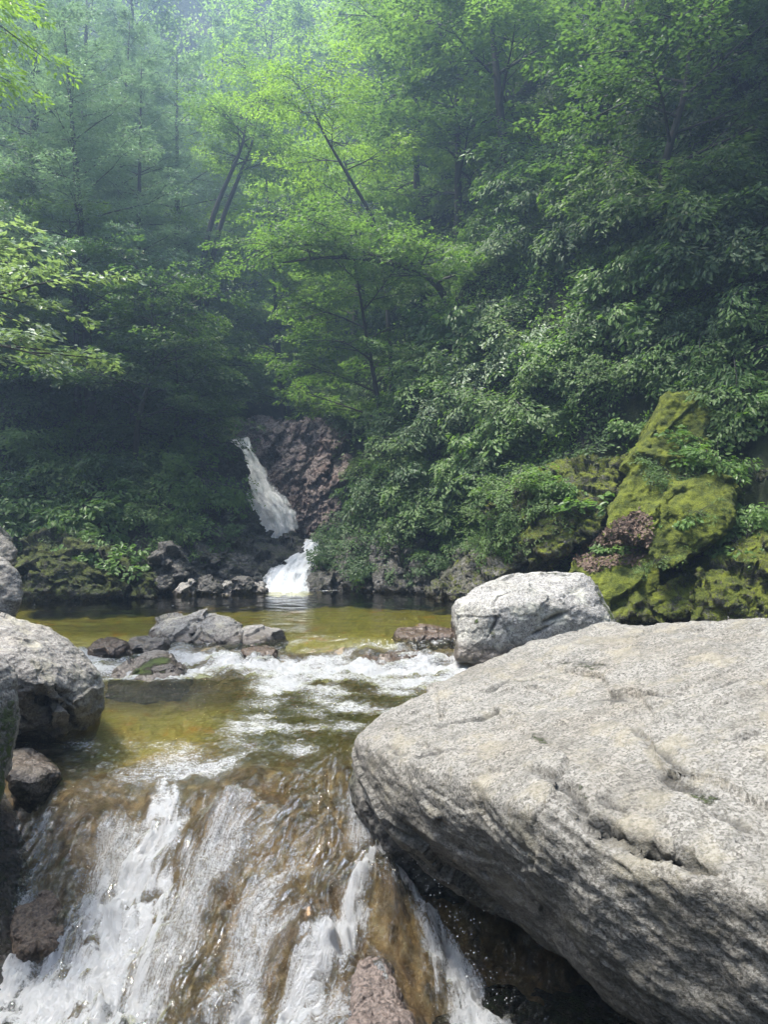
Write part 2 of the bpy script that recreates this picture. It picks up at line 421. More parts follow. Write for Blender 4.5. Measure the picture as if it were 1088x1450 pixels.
wat = add('stream_water', mesh_np('stream_water', np.stack([X, Y, W], 1), grid_faces(len(sx), len(sy)),
    {'depth': ('POINT', np.minimum(gap, 2)), 'foam': ('POINT', np.clip(foam_glint, 0, 1)), 'cascade': ('POINT', cas), 'riffle': ('POINT', np.clip(rif+.75*mid*(1-.85*left_quiet)+.25*cas, 0, 1)),
     'fleck': ('POINT', sstep(9.3, 11.0, Y))}, uv=np.stack([U, V], 1)), m_water)
tag(wat, 'clear mountain stream running from the still pool over the cascade', kind='structure')

# ------------------------------------------------------------------ waterfalls
def fall_material():
    m = M('white falling water'); uv = m.n('UVMap', props={'uv_map': 'flow'}); o = m.obj()
    s1 = m.noise(m.scalev(uv, (1, .16, 1)), 7, 5, .7); s3 = m.noise(o, 14, 5, .7)
    e = m.attr('edge')
    st = m.math('ADD', m.math('MULTIPLY', s1, .65), m.math('MULTIPLY', s3, .35))
    al = m.step(m.math('ADD', st, m.math('MULTIPLY', m.math('SUBTRACT', 1.0, e), .78)), .55, 1.08)
    nrm = m.bump(m.math('ADD', s1, m.math('MULTIPLY', s3, .6)), .12)
    col = m.mix(m.step(st, .38, .56), (.62, .66, .68), (.93, .94, .94))
    b = m.n('BsdfPrincipled', Base_Color=col, Roughness=.45, Normal=nrm)
    t = m.n('BsdfTranslucent', Color=(.8, .84, .86))
    b = m.n('MixShader', i0=.25, i1=b, i2=t)
    return m.done(m.n('MixShader', i0=al, i1=m.n('BsdfTransparent'), i2=b))
m_fall = fall_material()
def ribbon(name, pts, label, bulge, seed, nu=60, nv=150):
    """pts: (px, py, depth, half width in photo pixels) down the middle of the falling sheet"""
    c = np.array([P(a, b, y) for a, b, y, w in pts]); hw = np.array([w/F*y for a, b, y, w in pts])
    t = np.linspace(0, 1, nv); s = np.linspace(0, 1, len(pts))
    cc = np.stack([np.interp(t, s, c[:, k]) for k in range(3)], 1); ww = np.interp(t, s, hw)
    k = np.ones(15)/15
    for q in range(3): cc[:, q] = np.convolve(np.pad(cc[:, q], 7, 'reflect', reflect_type='odd'), k, 'valid')
    u = np.linspace(-1, 1, nu)
    UU, TT = np.meshgrid(u, np.arange(nv), indexing='ij'); uu = UU.ravel(); ti = TT.ravel()
    v = cc[ti].copy(); v[:, 0] += uu*ww[ti]; v[:, 1] -= bulge*(1-uu**2)
    L = np.concatenate([[0], np.cumsum(np.linalg.norm(np.diff(cc, axis=0), axis=1))])
    q = np.stack([uu*ww[ti]*5, L[ti]*1.3, 0*uu+seed], 1)
    n1 = fbm(q, 4); v[:, 1] -= n1*.09; v[:, 2] += n1*.05; v[:, 0] += fbm(np.stack([0*uu, L[ti]*1.5, uu+seed], 1), 3)*.08*np.abs(uu)
    e = np.abs(uu+.30*fbm(np.stack([0*uu, L[ti]*1.6, uu*1.5+seed], 1), 4))**3
    e = np.maximum(e, 1-np.clip(t[ti]/.06, 0, 1))
    o = add(name, mesh_np(name, v, grid_faces(nu, nv), {'edge': ('POINT', e)}, uv=np.stack([uu*ww[ti], L[ti]], 1)), m_fall)
    return tag(o, label, 'waterfall', 'waterfalls feeding the pool')
ribbon('waterfall', [(340, 618, 21.6, 14), (350, 655, 21.2, 20), (364, 690, 20.8, 30), (382, 724, 20.3, 38), (394, 768, 19.9, 40)],
       'tall slanting white waterfall pouring down the reddish rock chute', .16, 3.3)
ribbon('waterfall', [(452, 762, 18.0, 20), (440, 780, 17.2, 22), (420, 798, 16.4, 31), (408, 815, 15.7, 36), (408, 842, 15.0, 42)],
       'short white cascade tumbling into the dark end of the pool', .3, 9.1)

# ------------------------------------------------------------------ rocks
CAM = Vector((0, 0, CAM_H))
def hull_mesh(hulls):
    V, Fc, base = [], [], 0
    for pts in hulls:
        bm = bmesh.new()
        for p in pts: bm.verts.new(tuple(p))
        r = bmesh.ops.convex_hull(bm, input=bm.verts)
        junk = [g for g in r['geom_interior']+r['geom_unused'] if isinstance(g, bmesh.types.BMVert)]
        bmesh.ops.delete(bm, geom=list(set(junk)), context='VERTS')
        bmesh.ops.triangulate(bm, faces=bm.faces); bm.verts.index_update()
        V += [tuple(v.co) for v in bm.verts]; Fc += [tuple(base+v.index for v in f.verts) for f in bm.faces]; base = len(V)
        bm.free()
    return mesh_np('hull', V, Fc)
def eval_mod(me, kind, **kw):
    o = bpy.data.objects.new('tmp', me); C.objects.link(o)
    md = o.modifiers.new('m', kind)
    for k, v in kw.items(): setattr(md, k, v)
    dg = bpy.context.evaluated_depsgraph_get(); out = bpy.data.meshes.new_from_object(o.evaluated_get(dg))
    bpy.data.objects.remove(o); bpy.data.meshes.remove(me); return out
def vco(me):
    a = np.empty(len(me.vertices)*3, np.float32); me.vertices.foreach_get('co', a); return a.reshape(-1, 3).astype(float)
def vno(me):
    a = np.empty(len(me.vertices)*3, np.float32); me.vertex_normals.foreach_get('vector', a); return a.reshape(-1, 3).astype(float)
def set_co(me, v): me.vertices.foreach_set('co', v.astype(np.float32).ravel()); me.update()
def relax(me, it, keep=0.0):
    v = vco(me); e = np.empty(len(me.edges)*2, np.int32); me.edges.foreach_get('vertices', e); e = e.reshape(-1, 2)
    n = len(v); deg = np.bincount(e.ravel(), minlength=n)[:, None]
    for _ in range(it):
        s = np.stack([np.bincount(e[:, 0], v[e[:, 1], k], n)+np.bincount(e[:, 1], v[e[:, 0], k], n) for k in range(3)], 1)
        v = v*.4+.6*s/np.maximum(deg, 1)
    set_co(me, v)
def ray_line(bvh, pts):
    out = []
    for px, py in pts:
        d = Vector(((px-544)/F, 1, -(py-725)/F)).normalized(); h = bvh.ray_cast(CAM, d)
        if h[0] is not None: out.append(np.array(h[0]))
    return out
def rock(name, hulls, mat, label, cat='boulder', group=None, voxel=.06, smooth=6, sub=2, disp=(), cracks=(), moss=(), mossbase=0.0, wetz=None, seed=0, parent=None, kind=None, dark_band=()):
    me = eval_mod(hull_mesh(hulls), 'REMESH', mode='VOXEL', voxel_size=voxel, adaptivity=0.0)
    relax(me, smooth)
    if sub: me = eval_mod(me, 'SUBSURF', levels=sub, render_levels=sub, subdivision_type='CATMULL_CLARK')
    for kd, sc, amp, st in disp:
        v = vco(me); n = vno(me); q = (v+seed*3.7)
        if len(st) == 4:
            rot = np.array(Matrix.Rotation(st[3], 3, 'Y')); q = q@rot
        q = q*np.array(st[:3])*sc
        if kd == 'fbm': d = fbm(q, 4)
        elif kd == 'ridge': d = ridged(q, 4)-.6
        elif kd == 'plane': d = facets(q+.12*fbm(q*2.5, 2)[:, None])
        elif kd == 'face':
            b, s2, vv = cells(q+.15*fbm(q*2, 2)[:, None]); d = (vv-.5)*sstep(0.0, .22, s2-b)*1.2-.25*sstep(.12, 0, s2-b)
        set_co(me, v+n*(d*amp)[:, None])
    v = vco(me); N = len(v); ck = np.zeros(N); mo = np.full(N, mossbase); wt = np.zeros(N)
    bvh = None
    if cracks or moss or dark_band:
        bvh = BVHTree.FromPolygons([tuple(p) for p in v], [tuple(p.vertices) for p in me.polygons])
    n = vno(me)
    for line, w, dep in cracks:
        L = ray_line(bvh, line)
        if len(L) < 2: continue
        d, t = poly_dist(v+fbm(v*8, 3)[:, None]*.016, L); taper = np.sin(np.pi*np.clip(t, .02, .98))**.6
        g = np.exp(-(d/(w*taper+1e-4))**2); v = v-n*(g*dep*taper)[:, None]
        # upper lip stands a little proud
        ck = np.maximum(ck, np.exp(-(d/(w*.95*taper+1e-4))**2)*taper)
    for line, w, amt in moss:
        L = ray_line(bvh, line)
        if not L: continue
        if len(L) == 1: L.append(L[0]+1e-3)
        d, t = poly_dist(v, L); mo = np.maximum(mo, amt*np.exp(-(d/w)**2))
    for line, w, amt in dark_band:
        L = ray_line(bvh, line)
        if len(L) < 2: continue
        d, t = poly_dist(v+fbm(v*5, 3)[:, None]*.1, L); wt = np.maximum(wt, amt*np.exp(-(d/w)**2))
    if wetz is not None: wt = np.maximum(wt, sstep(wetz+.14, wetz, v[:, 2]+fbm(v*6, 2)*.05))
    org = np.array([(v[:, 0].min()+v[:, 0].max())/2, (v[:, 1].min()+v[:, 1].max())/2, v[:, 2].min()])
    set_co(me, v-org)
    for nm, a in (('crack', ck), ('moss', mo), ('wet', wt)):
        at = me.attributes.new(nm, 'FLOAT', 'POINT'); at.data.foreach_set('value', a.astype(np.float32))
    me.polygons.foreach_set('use_smooth', np.ones(len(me.polygons), bool)); me.name = name
    o = add(name, me, mat, parent, tuple(org))
    if not parent: tag(o, label, cat, group, kind)
    return o
def pp(*q): return [P(*a) for a in q]
def slab(front, back=(0, .8, 0)):
    f = pp(*front); return f+[p+np.array(back) for p in f]

g_big = granite('weathered pink-grey granite', (.218, .211, .19), (.108, .103, .087), (.034, .03, .026), (.84, .79, .72), .75, 1.25, moss_bias=-.18, bumpd=.005, strata=.35, patch_c=(.205, .185, .13))
g_pale = granite('pale grey granite', (.29, .285, .27), (.17, .165, .152), (.04, .04, .038), (.8, .8, .72), .6, 1.0, moss_bias=-.2, bumpd=.006, patch_c=(.46, .46, .38))
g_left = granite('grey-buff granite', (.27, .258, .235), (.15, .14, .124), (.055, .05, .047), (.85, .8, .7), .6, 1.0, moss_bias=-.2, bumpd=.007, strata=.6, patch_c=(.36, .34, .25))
g_wet = granite('wet brown rock', (.20, .15, .10), (.10, .068, .042), (.03, .02, .014), (.8, .6, .4), .6, 1.0, moss_bias=-.5, bumpd=.008, wet=.55)
g_moss = granite('moss-covered rock', (.20, .19, .165), (.11, .105, .09), (.035, .032, .03), (.7, .68, .55), .7, .6, moss_bias=.12, bumpd=.012, mossc=((.045, .065, .004), (.235, .275, .02)))
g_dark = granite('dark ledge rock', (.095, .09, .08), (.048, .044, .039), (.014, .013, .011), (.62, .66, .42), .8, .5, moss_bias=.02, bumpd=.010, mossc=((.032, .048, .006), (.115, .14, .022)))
g_red = granite('reddish cliff rock', (.30, .245, .23), (.15, .115, .105), (.05, .035, .032), (.75, .6, .55), .8, .4, moss_bias=-.4, bumpd=.015, wet=.25)

BIG = ((8, .0, (1, 1, 1)),)
# the huge slab boulder on the right
up = pp((497, 1038, 4.6), (520, 1012, 4.75), (600, 985, 5.0), (680, 945, 5.3), (760, 908, 5.5), (850, 882, 5.5), (960, 870, 5.3), (1088, 858, 5.0), (1300, 850, 4.6))
low = pp((497, 1068, 4.55), (515, 1105, 4.42), (560, 1160, 4.15), (640, 1215, 3.9), (700, 1255, 3.72), (780, 1315, 3.42), (850, 1375, 3.2), (935, 1450, 2.98), (1040, 1550, 2.75), (1200, 1640, 2.5))
ridge = pp((500, 1045, 4.52), (580, 1070, 4.1), (700, 1120, 3.5), (830, 1180, 3.02), (960, 1240, 2.62), (1088, 1290, 2.3), (1300, 1330, 2.0))
back = [p+np.array([.35, .9, -1.1]) for p in up]
under = [p+np.array([.5, 1.1, -.55]) for p in low[2:]]+[np.array([2.8, 4.2, -1.2]), np.array([3.4, 3.2, -1.2]), np.array([3.8, 5.0, -1.0])]
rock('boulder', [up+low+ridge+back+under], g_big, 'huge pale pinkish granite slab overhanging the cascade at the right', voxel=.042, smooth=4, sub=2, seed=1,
  disp=[('fbm', .9, .07, (1, 1, 1)), ('plane', .8, .050, (.7, .8, 1.9, .45)), ('plane', 2.2, .014, (.5, .8, 2.4, .45)), ('ridge', 2.2, .006, (.45, .6, 3.0, .42)), ('fbm', 7, .009, (.6, 1, 2.0, .5)), ('fbm', 18, .004, (1, 1, 1.3, .5)), ('fbm', 45, .002, (1, 1, 1))],
  cracks=[([(800, 1140), (850, 1170), (905, 1194), (960, 1213), (1035, 1244)], .042, .11), ([(730, 1072), (770, 1098), (810, 1116), (830, 1142), (822, 1155)], .026, .05),
          ([(838, 1128), (870, 1138), (895, 1154)], .022, .04), ([(920, 1080), (960, 1110), (1010, 1132)], .03, .03), ([(790, 1003), (850, 990), (920, 983), (960, 990)], .02, .014),
          ([(880, 1015), (930, 1058), (960, 1088), (1020, 1108)], .020, .03), ([(560, 1040), (620, 1030), (700, 1010), (760, 1012)], .022, .025), ([(780, 938), (820, 935), (880, 945)], .022, .016), ([(990, 1135), (1040, 1165), (1088, 1185)], .018, .035),
          ([(1020, 1052), (1060, 1040), (1088, 1035)], .018, .03), ([(515, 1065), (560, 1060), (600, 1068), (660, 1060), (730, 1072)], .018, .022), ([(885, 1188), (935, 1206)], .04, .03), ([(640, 1000), (720, 965), (790, 960)], .015, .016),
          ([(1000, 980), (1050, 960), (1088, 965)], .015, .018), ([(700, 1110), (780, 1160), (860, 1215), (960, 1270)], .012, .012)],
  moss=[([(758, 1041), (770, 1052)], .05, .55), ([(955, 1106), (985, 1122), (1010, 1132)], .045, .6), ([(895, 1200), (935, 1208)], .05, .62), ([(800, 938), (850, 944)], .08, .45), ([(830, 1135), (818, 1112)], .03, .5), ([(600, 1020), (540, 1045), (520, 1080)], .14, .28), ([(1000, 1128), (1040, 1150)], .04, .4)],
  dark_band=[([(500, 1085), (560, 1165), (700, 1260), (850, 1380), (940, 1455)], .30, .30)])  # brown-stained underside; also darkens the overhanging front in place of shade
# left bank boulders
rock('boulder', [pp((-60, 860, 6.2), (0, 872, 6.3), (45, 884, 6.3), (100, 912, 6.3), (140, 942, 6.3), (159, 975, 6.3), (153, 1010, 6.3), (132, 1048, 6.2), (100, 1060, 6.0), (60, 1050, 5.8), (20, 1032, 5.7), (-30, 1010, 5.7),
     (20, 985, 5.5), (60, 968, 5.5), (100, 985, 5.75), (30, 925, 5.6), (-40, 930, 5.5), (-60, 880, 7.4), (60, 900, 7.4), (120, 950, 7.3), (110, 1040, 7.2), (-60, 1060, 7)),],
  g_left, 'large rounded grey boulder at the left edge with a dark cracked underside', voxel=.045, smooth=6, sub=2, seed=4,
  disp=[('fbm', 1.4, .05, (1, 1, 1)), ('plane', 1.3, .055, (1, 1, 1.6, .6)), ('plane', 4, .010, (.7, 1, 2, .6)), ('fbm', 8, .010, (1, 1, 1.6)), ('fbm', 25, .005, (1, 1, 1))],
  cracks=[([(30, 975), (70, 1000), (110, 1030), (140, 1045)], .05, .12), ([(75, 968), (110, 1005), (140, 1035)], .03, .06), ([(0, 1000), (50, 1030)], .03, .05)], wetz=-.16,
  dark_band=[([(40, 990), (80, 1025), (125, 1050)], .2, .6)])  # lower side darkened and smoothed through the wet mask
rock('boulder', [pp((-80, 900, 4.4), (0, 916, 4.5), (22, 940, 4.5), (31, 965, 4.5), (28, 1010, 4.45), (18, 1060, 4.35), (6, 1120, 4.25), (-5, 1150, 4.2), (-80, 1150, 4.0), (-80, 980, 4.0), (-80, 900, 5.2), (10, 950, 5.2), (10, 1080, 5.1), (-80, 1150, 5))],
  g_left, 'buff boulder with a bright mossy side cut off by the left edge', voxel=.035, smooth=5, sub=2, seed=5,
  disp=[('fbm', 2, .03, (1, 1, 1)), ('fbm', 8, .012, (1, 1, 1.6)), ('fbm', 25, .004, (1, 1, 1))], moss=[([(10, 1010), (8, 1060), (0, 1120), (-10, 1140)], .16, .8)])
rock('boulder', [pp((-80, 770, 8.0), (0, 790, 8.0), (20, 800, 8.0), (31, 822, 8.0), (29, 850, 7.95), (15, 872, 7.9), (-10, 890, 7.8), (-80, 900, 7.6), (-80, 780, 9), (10, 800, 9), (20, 860, 9), (-80, 890, 9))],
  g_left, 'round grey boulder at the left edge, lower of the stacked pair', voxel=.05, smooth=5, sub=2, seed=6, disp=[('fbm', 1.5, .06, (1, 1, 1)), ('ridge', 3, .03, (1, 1, 1.5)), ('fbm', 12, .01, (1, 1, 1))])
rock('boulder', [pp((-80, 690, 8.6), (-10, 730, 8.5), (12, 752, 8.4), (28, 778, 8.4), (22, 797, 8.3), (-20, 800, 8.2), (-80, 800, 8.2), (-80, 700, 9.5), (10, 765, 9.5), (10, 800, 9.4))],
  g_left, 'angular pale boulder at the left edge, resting on a rounder one', voxel=.05, smooth=3, sub=2, seed=7, disp=[('fbm', 1.5, .06, (1, 1, 1)), ('ridge', 3, .04, (1, 1, 1.5)), ('fbm', 12, .01, (1, 1, 1))])
for q, (lab, mat, sd) in ((((12, 1062, 5.6), (40, 1056, 5.65), (68, 1074, 5.5), (85, 1088, 5.4), (45, 1108, 5.15), (8, 1100, 5.1), (30, 1075, 5.9), (70, 1080, 5.9)), ('small wet grey rock wedged between the left edge boulders', g_left, 21)),
        ):
    rock('rock', [pp(*q)+[p+np.array([0, .1, -.3]) for p in pp(*q)]], mat, lab, 'rock', voxel=.03, smooth=3, sub=2, seed=sd, disp=[('ridge', 4, .04, (1, 1, 1)), ('fbm', 14, .012, (1, 1, 1))], wetz=-.2)
# pale block in the middle
rock('boulder', [slab([(647, 850, 8.6), (668, 838, 8.7), (720, 818, 8.9), (760, 811, 9.0), (835, 815, 9.0), (868, 876, 8.7), (862, 930, 8.5), (700, 945, 8.1), (645, 935, 8.15), (770, 850, 8.3), (700, 862, 8.2), (845, 870, 8.5)], (.1, 1.3, -.25))],
  g_pale, 'pale angular granite block standing in the water at mid stream', voxel=.04, smooth=2, sub=2, seed=9,
  disp=[('fbm', 1.3, .05, (1, 1, 1)), ('plane', 1.1, .05, (1, 1, 1.3, .3)), ('plane', 4, .008, (1, 1, 1.3, .3)), ('fbm', 6, .010, (1, 1, 1.5)), ('fbm', 20, .005, (1, 1, 1))],
  cracks=[([(700, 862), (703, 880), (690, 905)], .02, .035), ([(760, 885), (790, 872), (820, 858)], .03, .04), ([(740, 905), (790, 880)], .02, .03), ([(690, 870), (705, 845), (745, 835)], .012, .02)],
  moss=[([(698, 893), (700, 918)], .07, .7), ([(770, 876), (795, 866), (815, 858)], .08, .5), ([(675, 880)], .05, .8), ([(845, 830), (866, 872), (864, 900)], .09, .7), ([(680, 835), (760, 813), (830, 816)], .07, .45), ([(655, 900), (690, 930), (760, 905)], .06, .5)], wetz=.07)
# low rocks in the riffle
def low_rock(q, lab, mat, sd, drop=.35, dy=.5, moss=(), cracks=(), smooth=4, mb=0.0, name='rock'):
    f = pp(*q); pts = f+[p+np.array([0, dy, -drop]) for p in f]+[p+np.array([0, -.05, -drop]) for p in f]
    return rock(name, [pts], mat, lab, 'rock', 'rocks breaking the riffle', voxel=.035, smooth=smooth, sub=2, seed=sd, mossbase=mb, moss=moss, cracks=cracks,
        disp=[('fbm', 2, .03, (1, 1, 1)), ('plane', 2.5, .06, (1, 1, 1.4)), ('plane', 6, .018, (1, 1, 1.4)), ('fbm', 14, .006, (1, 1, 1))], wetz=.0)
low_rock([(212, 892, 9.6), (222, 880, 9.75), (250, 871, 9.85), (275, 868, 9.8), (292, 864, 9.7), (315, 871, 9.7), (348, 893, 9.4), (342, 906, 9.2), (270, 908, 9.2), (230, 900, 9.4)], 'low grey rock split by a crack, the biggest in the riffle', g_left, 31,
   cracks=[([(272, 866), (275, 885), (270, 903)], .035, .09)], smooth=2, dy=.8)
low_rock([(330, 892, 9.5), (350, 886, 9.6), (380, 888, 9.6), (402, 892, 9.5), (370, 905, 9.2), (340, 906, 9.2)], 'low ripple-washed rock on the right of the split rock', g_left, 33, drop=.25)
low_rock([(122, 912, 8.9), (140, 901, 9.1), (165, 899, 9.1), (182, 912, 8.9), (170, 922, 8.8), (130, 922, 8.8)], 'wet reddish-brown rock with water sliding over it', g_wet, 34)
low_rock([(180, 908, 9.1), (198, 900, 9.2), (222, 899, 9.2), (238, 908, 9.1), (230, 912, 8.9), (190, 914, 8.9)], 'small half-wet grey rock beside the reddish-brown one', g_left, 35)
low_rock([(160, 948, 8.1), (150, 964, 7.9), (192, 938, 8.25), (214, 923, 8.3), (240, 924, 8.3), (259, 944, 8.1), (250, 962, 7.9), (190, 968, 7.8), (228, 936, 8.05)], 'dark rock with a bright green moss cap in the stream', g_left, 36,
   moss=[([(195, 950), (215, 938), (232, 935)], .11, .85), ([(200, 952), (230, 950)], .08, .7)])
low_rock([(340, 918, 8.9), (360, 910, 9.0), (385, 912, 9.0), (392, 924, 8.7), (350, 928, 8.7)], 'small olive rock just breaking the riffle', g_wet, 37, mb=.3)
low_rock([(500, 928, 8.7), (540, 922, 8.9), (600, 920, 8.9), (640, 926, 8.8), (600, 940, 8.5), (520, 940, 8.5)], 'reddish washed ledge left of the pale block', g_wet, 38, drop=.2)
low_rock([(560, 892, 9.7), (600, 884, 9.9), (642, 888, 9.9), (650, 900, 9.5), (580, 903, 9.4)], 'rust-coloured ledge at the lip of the upper pool', g_wet, 39, drop=.2)
# rocks in the foreground cascade
def casc_rock(q, lab, mat, sd, drop=.35, dy=.4, amp=.05):
    f = pp(*q); pts = f+[p+np.array([0, dy, -drop]) for p in f]+[p+np.array([0, -.02, -drop]) for p in f]
    return rock('rock', [pts], mat, lab, 'rock', 'rocks showing through the cascade', voxel=.022, smooth=3, sub=2, seed=sd, disp=[('fbm', 4, .03, (1, 1, 1)), ('ridge', 6, amp, (1, 1, 1)), ('face', 9, .02, (1, 1, 1)), ('fbm', 30, .006, (1, 1, 1))])
g_pink = granite('wet pink-brown rock', (.19, .155, .135), (.09, .068, .056), (.024, .018, .015), (.8, .68, .6), .5, .9, moss_bias=-.5, bumpd=.008, wet=.5)
casc_rock([(512, 1362, 3.95), (532, 1346, 4.0), (552, 1362, 3.95), (572, 1405, 3.72), (584, 1455, 3.5), (592, 1510, 3.35), (478, 1510, 3.3), (488, 1450, 3.5), (503, 1400, 3.72)], 'rough pinkish rock parting the foam at the bottom', g_pink, 51, amp=.035)
casc_rock([(25, 1285, 4.5), (60, 1262, 4.6), (90, 1275, 4.55), (100, 1310, 4.4), (70, 1342, 4.25), (25, 1340, 4.2), (10, 1310, 4.35)], 'brown rock with a dark hole above the white pool at bottom left', g_wet, 52)
rock('rock', [pp((492, 1085, 4.9), (520, 1070, 5.0), (600, 1090, 5.0), (640, 1200, 4.7), (600, 1200, 4.5), (540, 1175, 4.5), (505, 1130, 4.7))+pp((500, 1180, 5.4), (660, 1250, 5.4), (640, 1100, 5.6))+[np.array([.1, 4.6, -.8]), np.array([.6, 4.6, -.9])]],
   g_dark, 'dark wet rock propping the tip of the huge slab', 'rock', voxel=.03, smooth=3, sub=2, seed=54, disp=[('ridge', 4, .05, (1, 1, 1)), ('fbm', 14, .012, (1, 1, 1))])

# headwall beside the fall
rock('cliff', [slab([(318, 790, 23.2), (322, 600, 24.2), (345, 600, 24.4), (440, 600, 24), (500, 612, 23.2), (505, 690, 22.4), (478, 745, 21.6), (450, 775, 21.2), (400, 790, 22.4), (420, 640, 23.2), (440, 740, 22.0)], (0, 2.2, .2))],
  g_red, 'reddish broken rock face standing right of the tall waterfall', 'cliff', voxel=.09, smooth=2, sub=2, seed=61,
  disp=[('fbm', .9, .14, (1, 1, 1)), ('plane', 1.3, .34, (1.3, 1, .6, .35)), ('plane', 3.0, .13, (1.3, 1, .7, .4)), ('plane', 7, .05, (1, 1, .8, .4)), ('fbm', 9, .02, (1, 1, 1))], wetz=.8)
OUT = [('fbm', .8, .14, (1, 1, 1)), ('plane', 1.05, .30, (1, 1, 1.25, .35)), ('plane', 2.6, .11, (1, 1, 1.3, .3)), ('plane', 6, .04, (1, 1, 1.2, .3)), ('fbm', 9, .018, (1, 1, 1))]
def outcrop(front, back, mat, lab, sd, moss=(), mb=0.0, smooth=3, disp=OUT, wetz=.04, name='rock_outcrop', voxel=.07, cracks=()):
    return rock(name, [slab(q, back) for q in (front if isinstance(front[0], list) else [front])], mat, lab, 'rock outcrop', 'outcrops along the far shore', voxel=voxel, smooth=smooth, sub=2, seed=sd, disp=disp, moss=moss, mossbase=mb, wetz=wetz, cracks=cracks)
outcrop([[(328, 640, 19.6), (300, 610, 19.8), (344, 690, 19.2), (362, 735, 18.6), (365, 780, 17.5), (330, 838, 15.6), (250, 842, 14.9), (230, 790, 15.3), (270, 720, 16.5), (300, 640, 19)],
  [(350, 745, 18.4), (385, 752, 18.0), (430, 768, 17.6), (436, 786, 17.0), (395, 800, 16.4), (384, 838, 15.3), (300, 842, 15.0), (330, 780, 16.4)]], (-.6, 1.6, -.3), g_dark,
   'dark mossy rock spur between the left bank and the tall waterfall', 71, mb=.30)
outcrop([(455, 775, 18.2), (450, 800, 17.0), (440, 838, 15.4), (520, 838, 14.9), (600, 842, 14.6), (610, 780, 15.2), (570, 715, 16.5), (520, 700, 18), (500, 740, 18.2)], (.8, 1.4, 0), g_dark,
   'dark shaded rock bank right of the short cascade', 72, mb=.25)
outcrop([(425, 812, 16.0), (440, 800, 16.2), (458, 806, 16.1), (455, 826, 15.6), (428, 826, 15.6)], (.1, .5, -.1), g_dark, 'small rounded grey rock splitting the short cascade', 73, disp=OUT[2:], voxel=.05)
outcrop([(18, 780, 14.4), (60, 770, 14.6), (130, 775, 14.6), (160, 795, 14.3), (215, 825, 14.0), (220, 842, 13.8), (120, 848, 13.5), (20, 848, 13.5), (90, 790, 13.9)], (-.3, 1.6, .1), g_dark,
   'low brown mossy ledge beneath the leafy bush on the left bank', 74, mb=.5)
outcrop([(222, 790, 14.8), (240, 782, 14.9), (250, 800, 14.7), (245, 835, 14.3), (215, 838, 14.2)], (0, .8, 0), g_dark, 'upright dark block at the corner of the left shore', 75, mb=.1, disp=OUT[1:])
for i, (a, b, s) in enumerate([(128, 838, 16), (150, 836, 20), (262, 836, 14), (292, 832, 18), (318, 836, 13), (345, 830, 17), (365, 834, 12)]):
    outcrop([(a-s, b+6, 14.0+.1*i), (a-s*.6, b-s*.7, 14.2+.1*i), (a+s*.3, b-s*.8, 14.2+.1*i), (a+s, b-s*.1, 14.1+.1*i), (a+s*.8, b+8, 14+.1*i)], (0, .4, -.1), g_dark if i % 2 else g_left, [
      'pale low stone at the waterline under the left ledge', 'second pale stone at the waterline, right of the first', 'grey stone at the foot of the dark spur', 'blocky stone at the waterline below the spur',
      'small stone near the middle of the spur shoreline', 'stone at the waterline left of the short cascade', 'smallest stone beside the foot of the short cascade'][i], 80+i, disp=OUT[2:], voxel=.04, name='stone', smooth=2)
# right bank
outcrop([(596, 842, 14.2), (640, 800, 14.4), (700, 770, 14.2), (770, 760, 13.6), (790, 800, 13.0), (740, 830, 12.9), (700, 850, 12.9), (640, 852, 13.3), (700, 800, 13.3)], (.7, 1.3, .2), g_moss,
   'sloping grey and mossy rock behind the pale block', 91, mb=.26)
outcrop([(690, 740, 14.0), (720, 700, 14.0), (790, 668, 13.6), (880, 650, 13.0), (880, 700, 12.6), (850, 750, 12.2), (790, 790, 12.4), (730, 795, 13.0), (780, 740, 12.6)], (.9, 1.4, .5), g_moss,
   'overhanging mossy rock above the dark hollow on the right bank', 92, mb=.42)
outcrop([(845, 770, 12.3), (900, 745, 12.3), (1000, 690, 12.2), (1130, 640, 12.0), (1140, 880, 11.0), (960, 880, 11.0), (860, 875, 11.6)], (.5, 1.6, .3), g_moss,
   'dim mossy bank behind the bright moss face at the right edge', 97, mb=.3)
SLB = [('fbm', .8, .12, (1, 1, 1)), ('plane', 1.0, .12, (1, 1, 1)), ('plane', 3, .03, (1, 1, 1)), ('fbm', 4, .03, (1, 1, 1)), ('fbm', 12, .016, (1, 1, 1))]
outcrop([[(940, 562, 12.6), (985, 566, 12.6), (1015, 640, 12.0), (990, 700, 11.6), (905, 772, 11.0), (852, 766, 11.1), (868, 705, 11.8), (900, 632, 12.4)],
  [(912, 735, 10.9), (945, 690, 11.3), (1000, 672, 11.4), (1042, 696, 11.1), (1038, 740, 10.8), (995, 786, 10.5), (945, 815, 10.45), (915, 785, 10.6)],
  [(800, 814, 11.6), (830, 790, 11.8), (880, 800, 11.5), (925, 790, 11.1), (940, 830, 10.8), (905, 860, 10.8), (870, 868, 11.0), (840, 852, 11.2)]], (.6, 1.2, .2), g_moss,
   'tall slanting rock face of bright green moss on the right bank', 93, mb=.72, disp=SLB, smooth=5, cracks=[([(905, 765), (925, 735), (950, 700), (985, 690)], .06, .10), ([(850, 800), (900, 800), (930, 815)], .05, .08), ([(935, 590), (915, 660), (890, 720)], .05, .05)],
   moss=[([(930, 780), (960, 760)], .1, .1)])
outcrop([(862, 872, 11.0), (930, 838, 10.9), (1000, 800, 10.8), (1060, 770, 10.8), (1120, 780, 10.5), (1120, 880, 9.9), (980, 880, 10.3), (900, 882, 10.7), (1020, 830, 10.3)], (.6, 1.3, 0), g_moss,
   'long low mossy ledge along the water behind the huge slab', 96, mb=.45, disp=OUT)
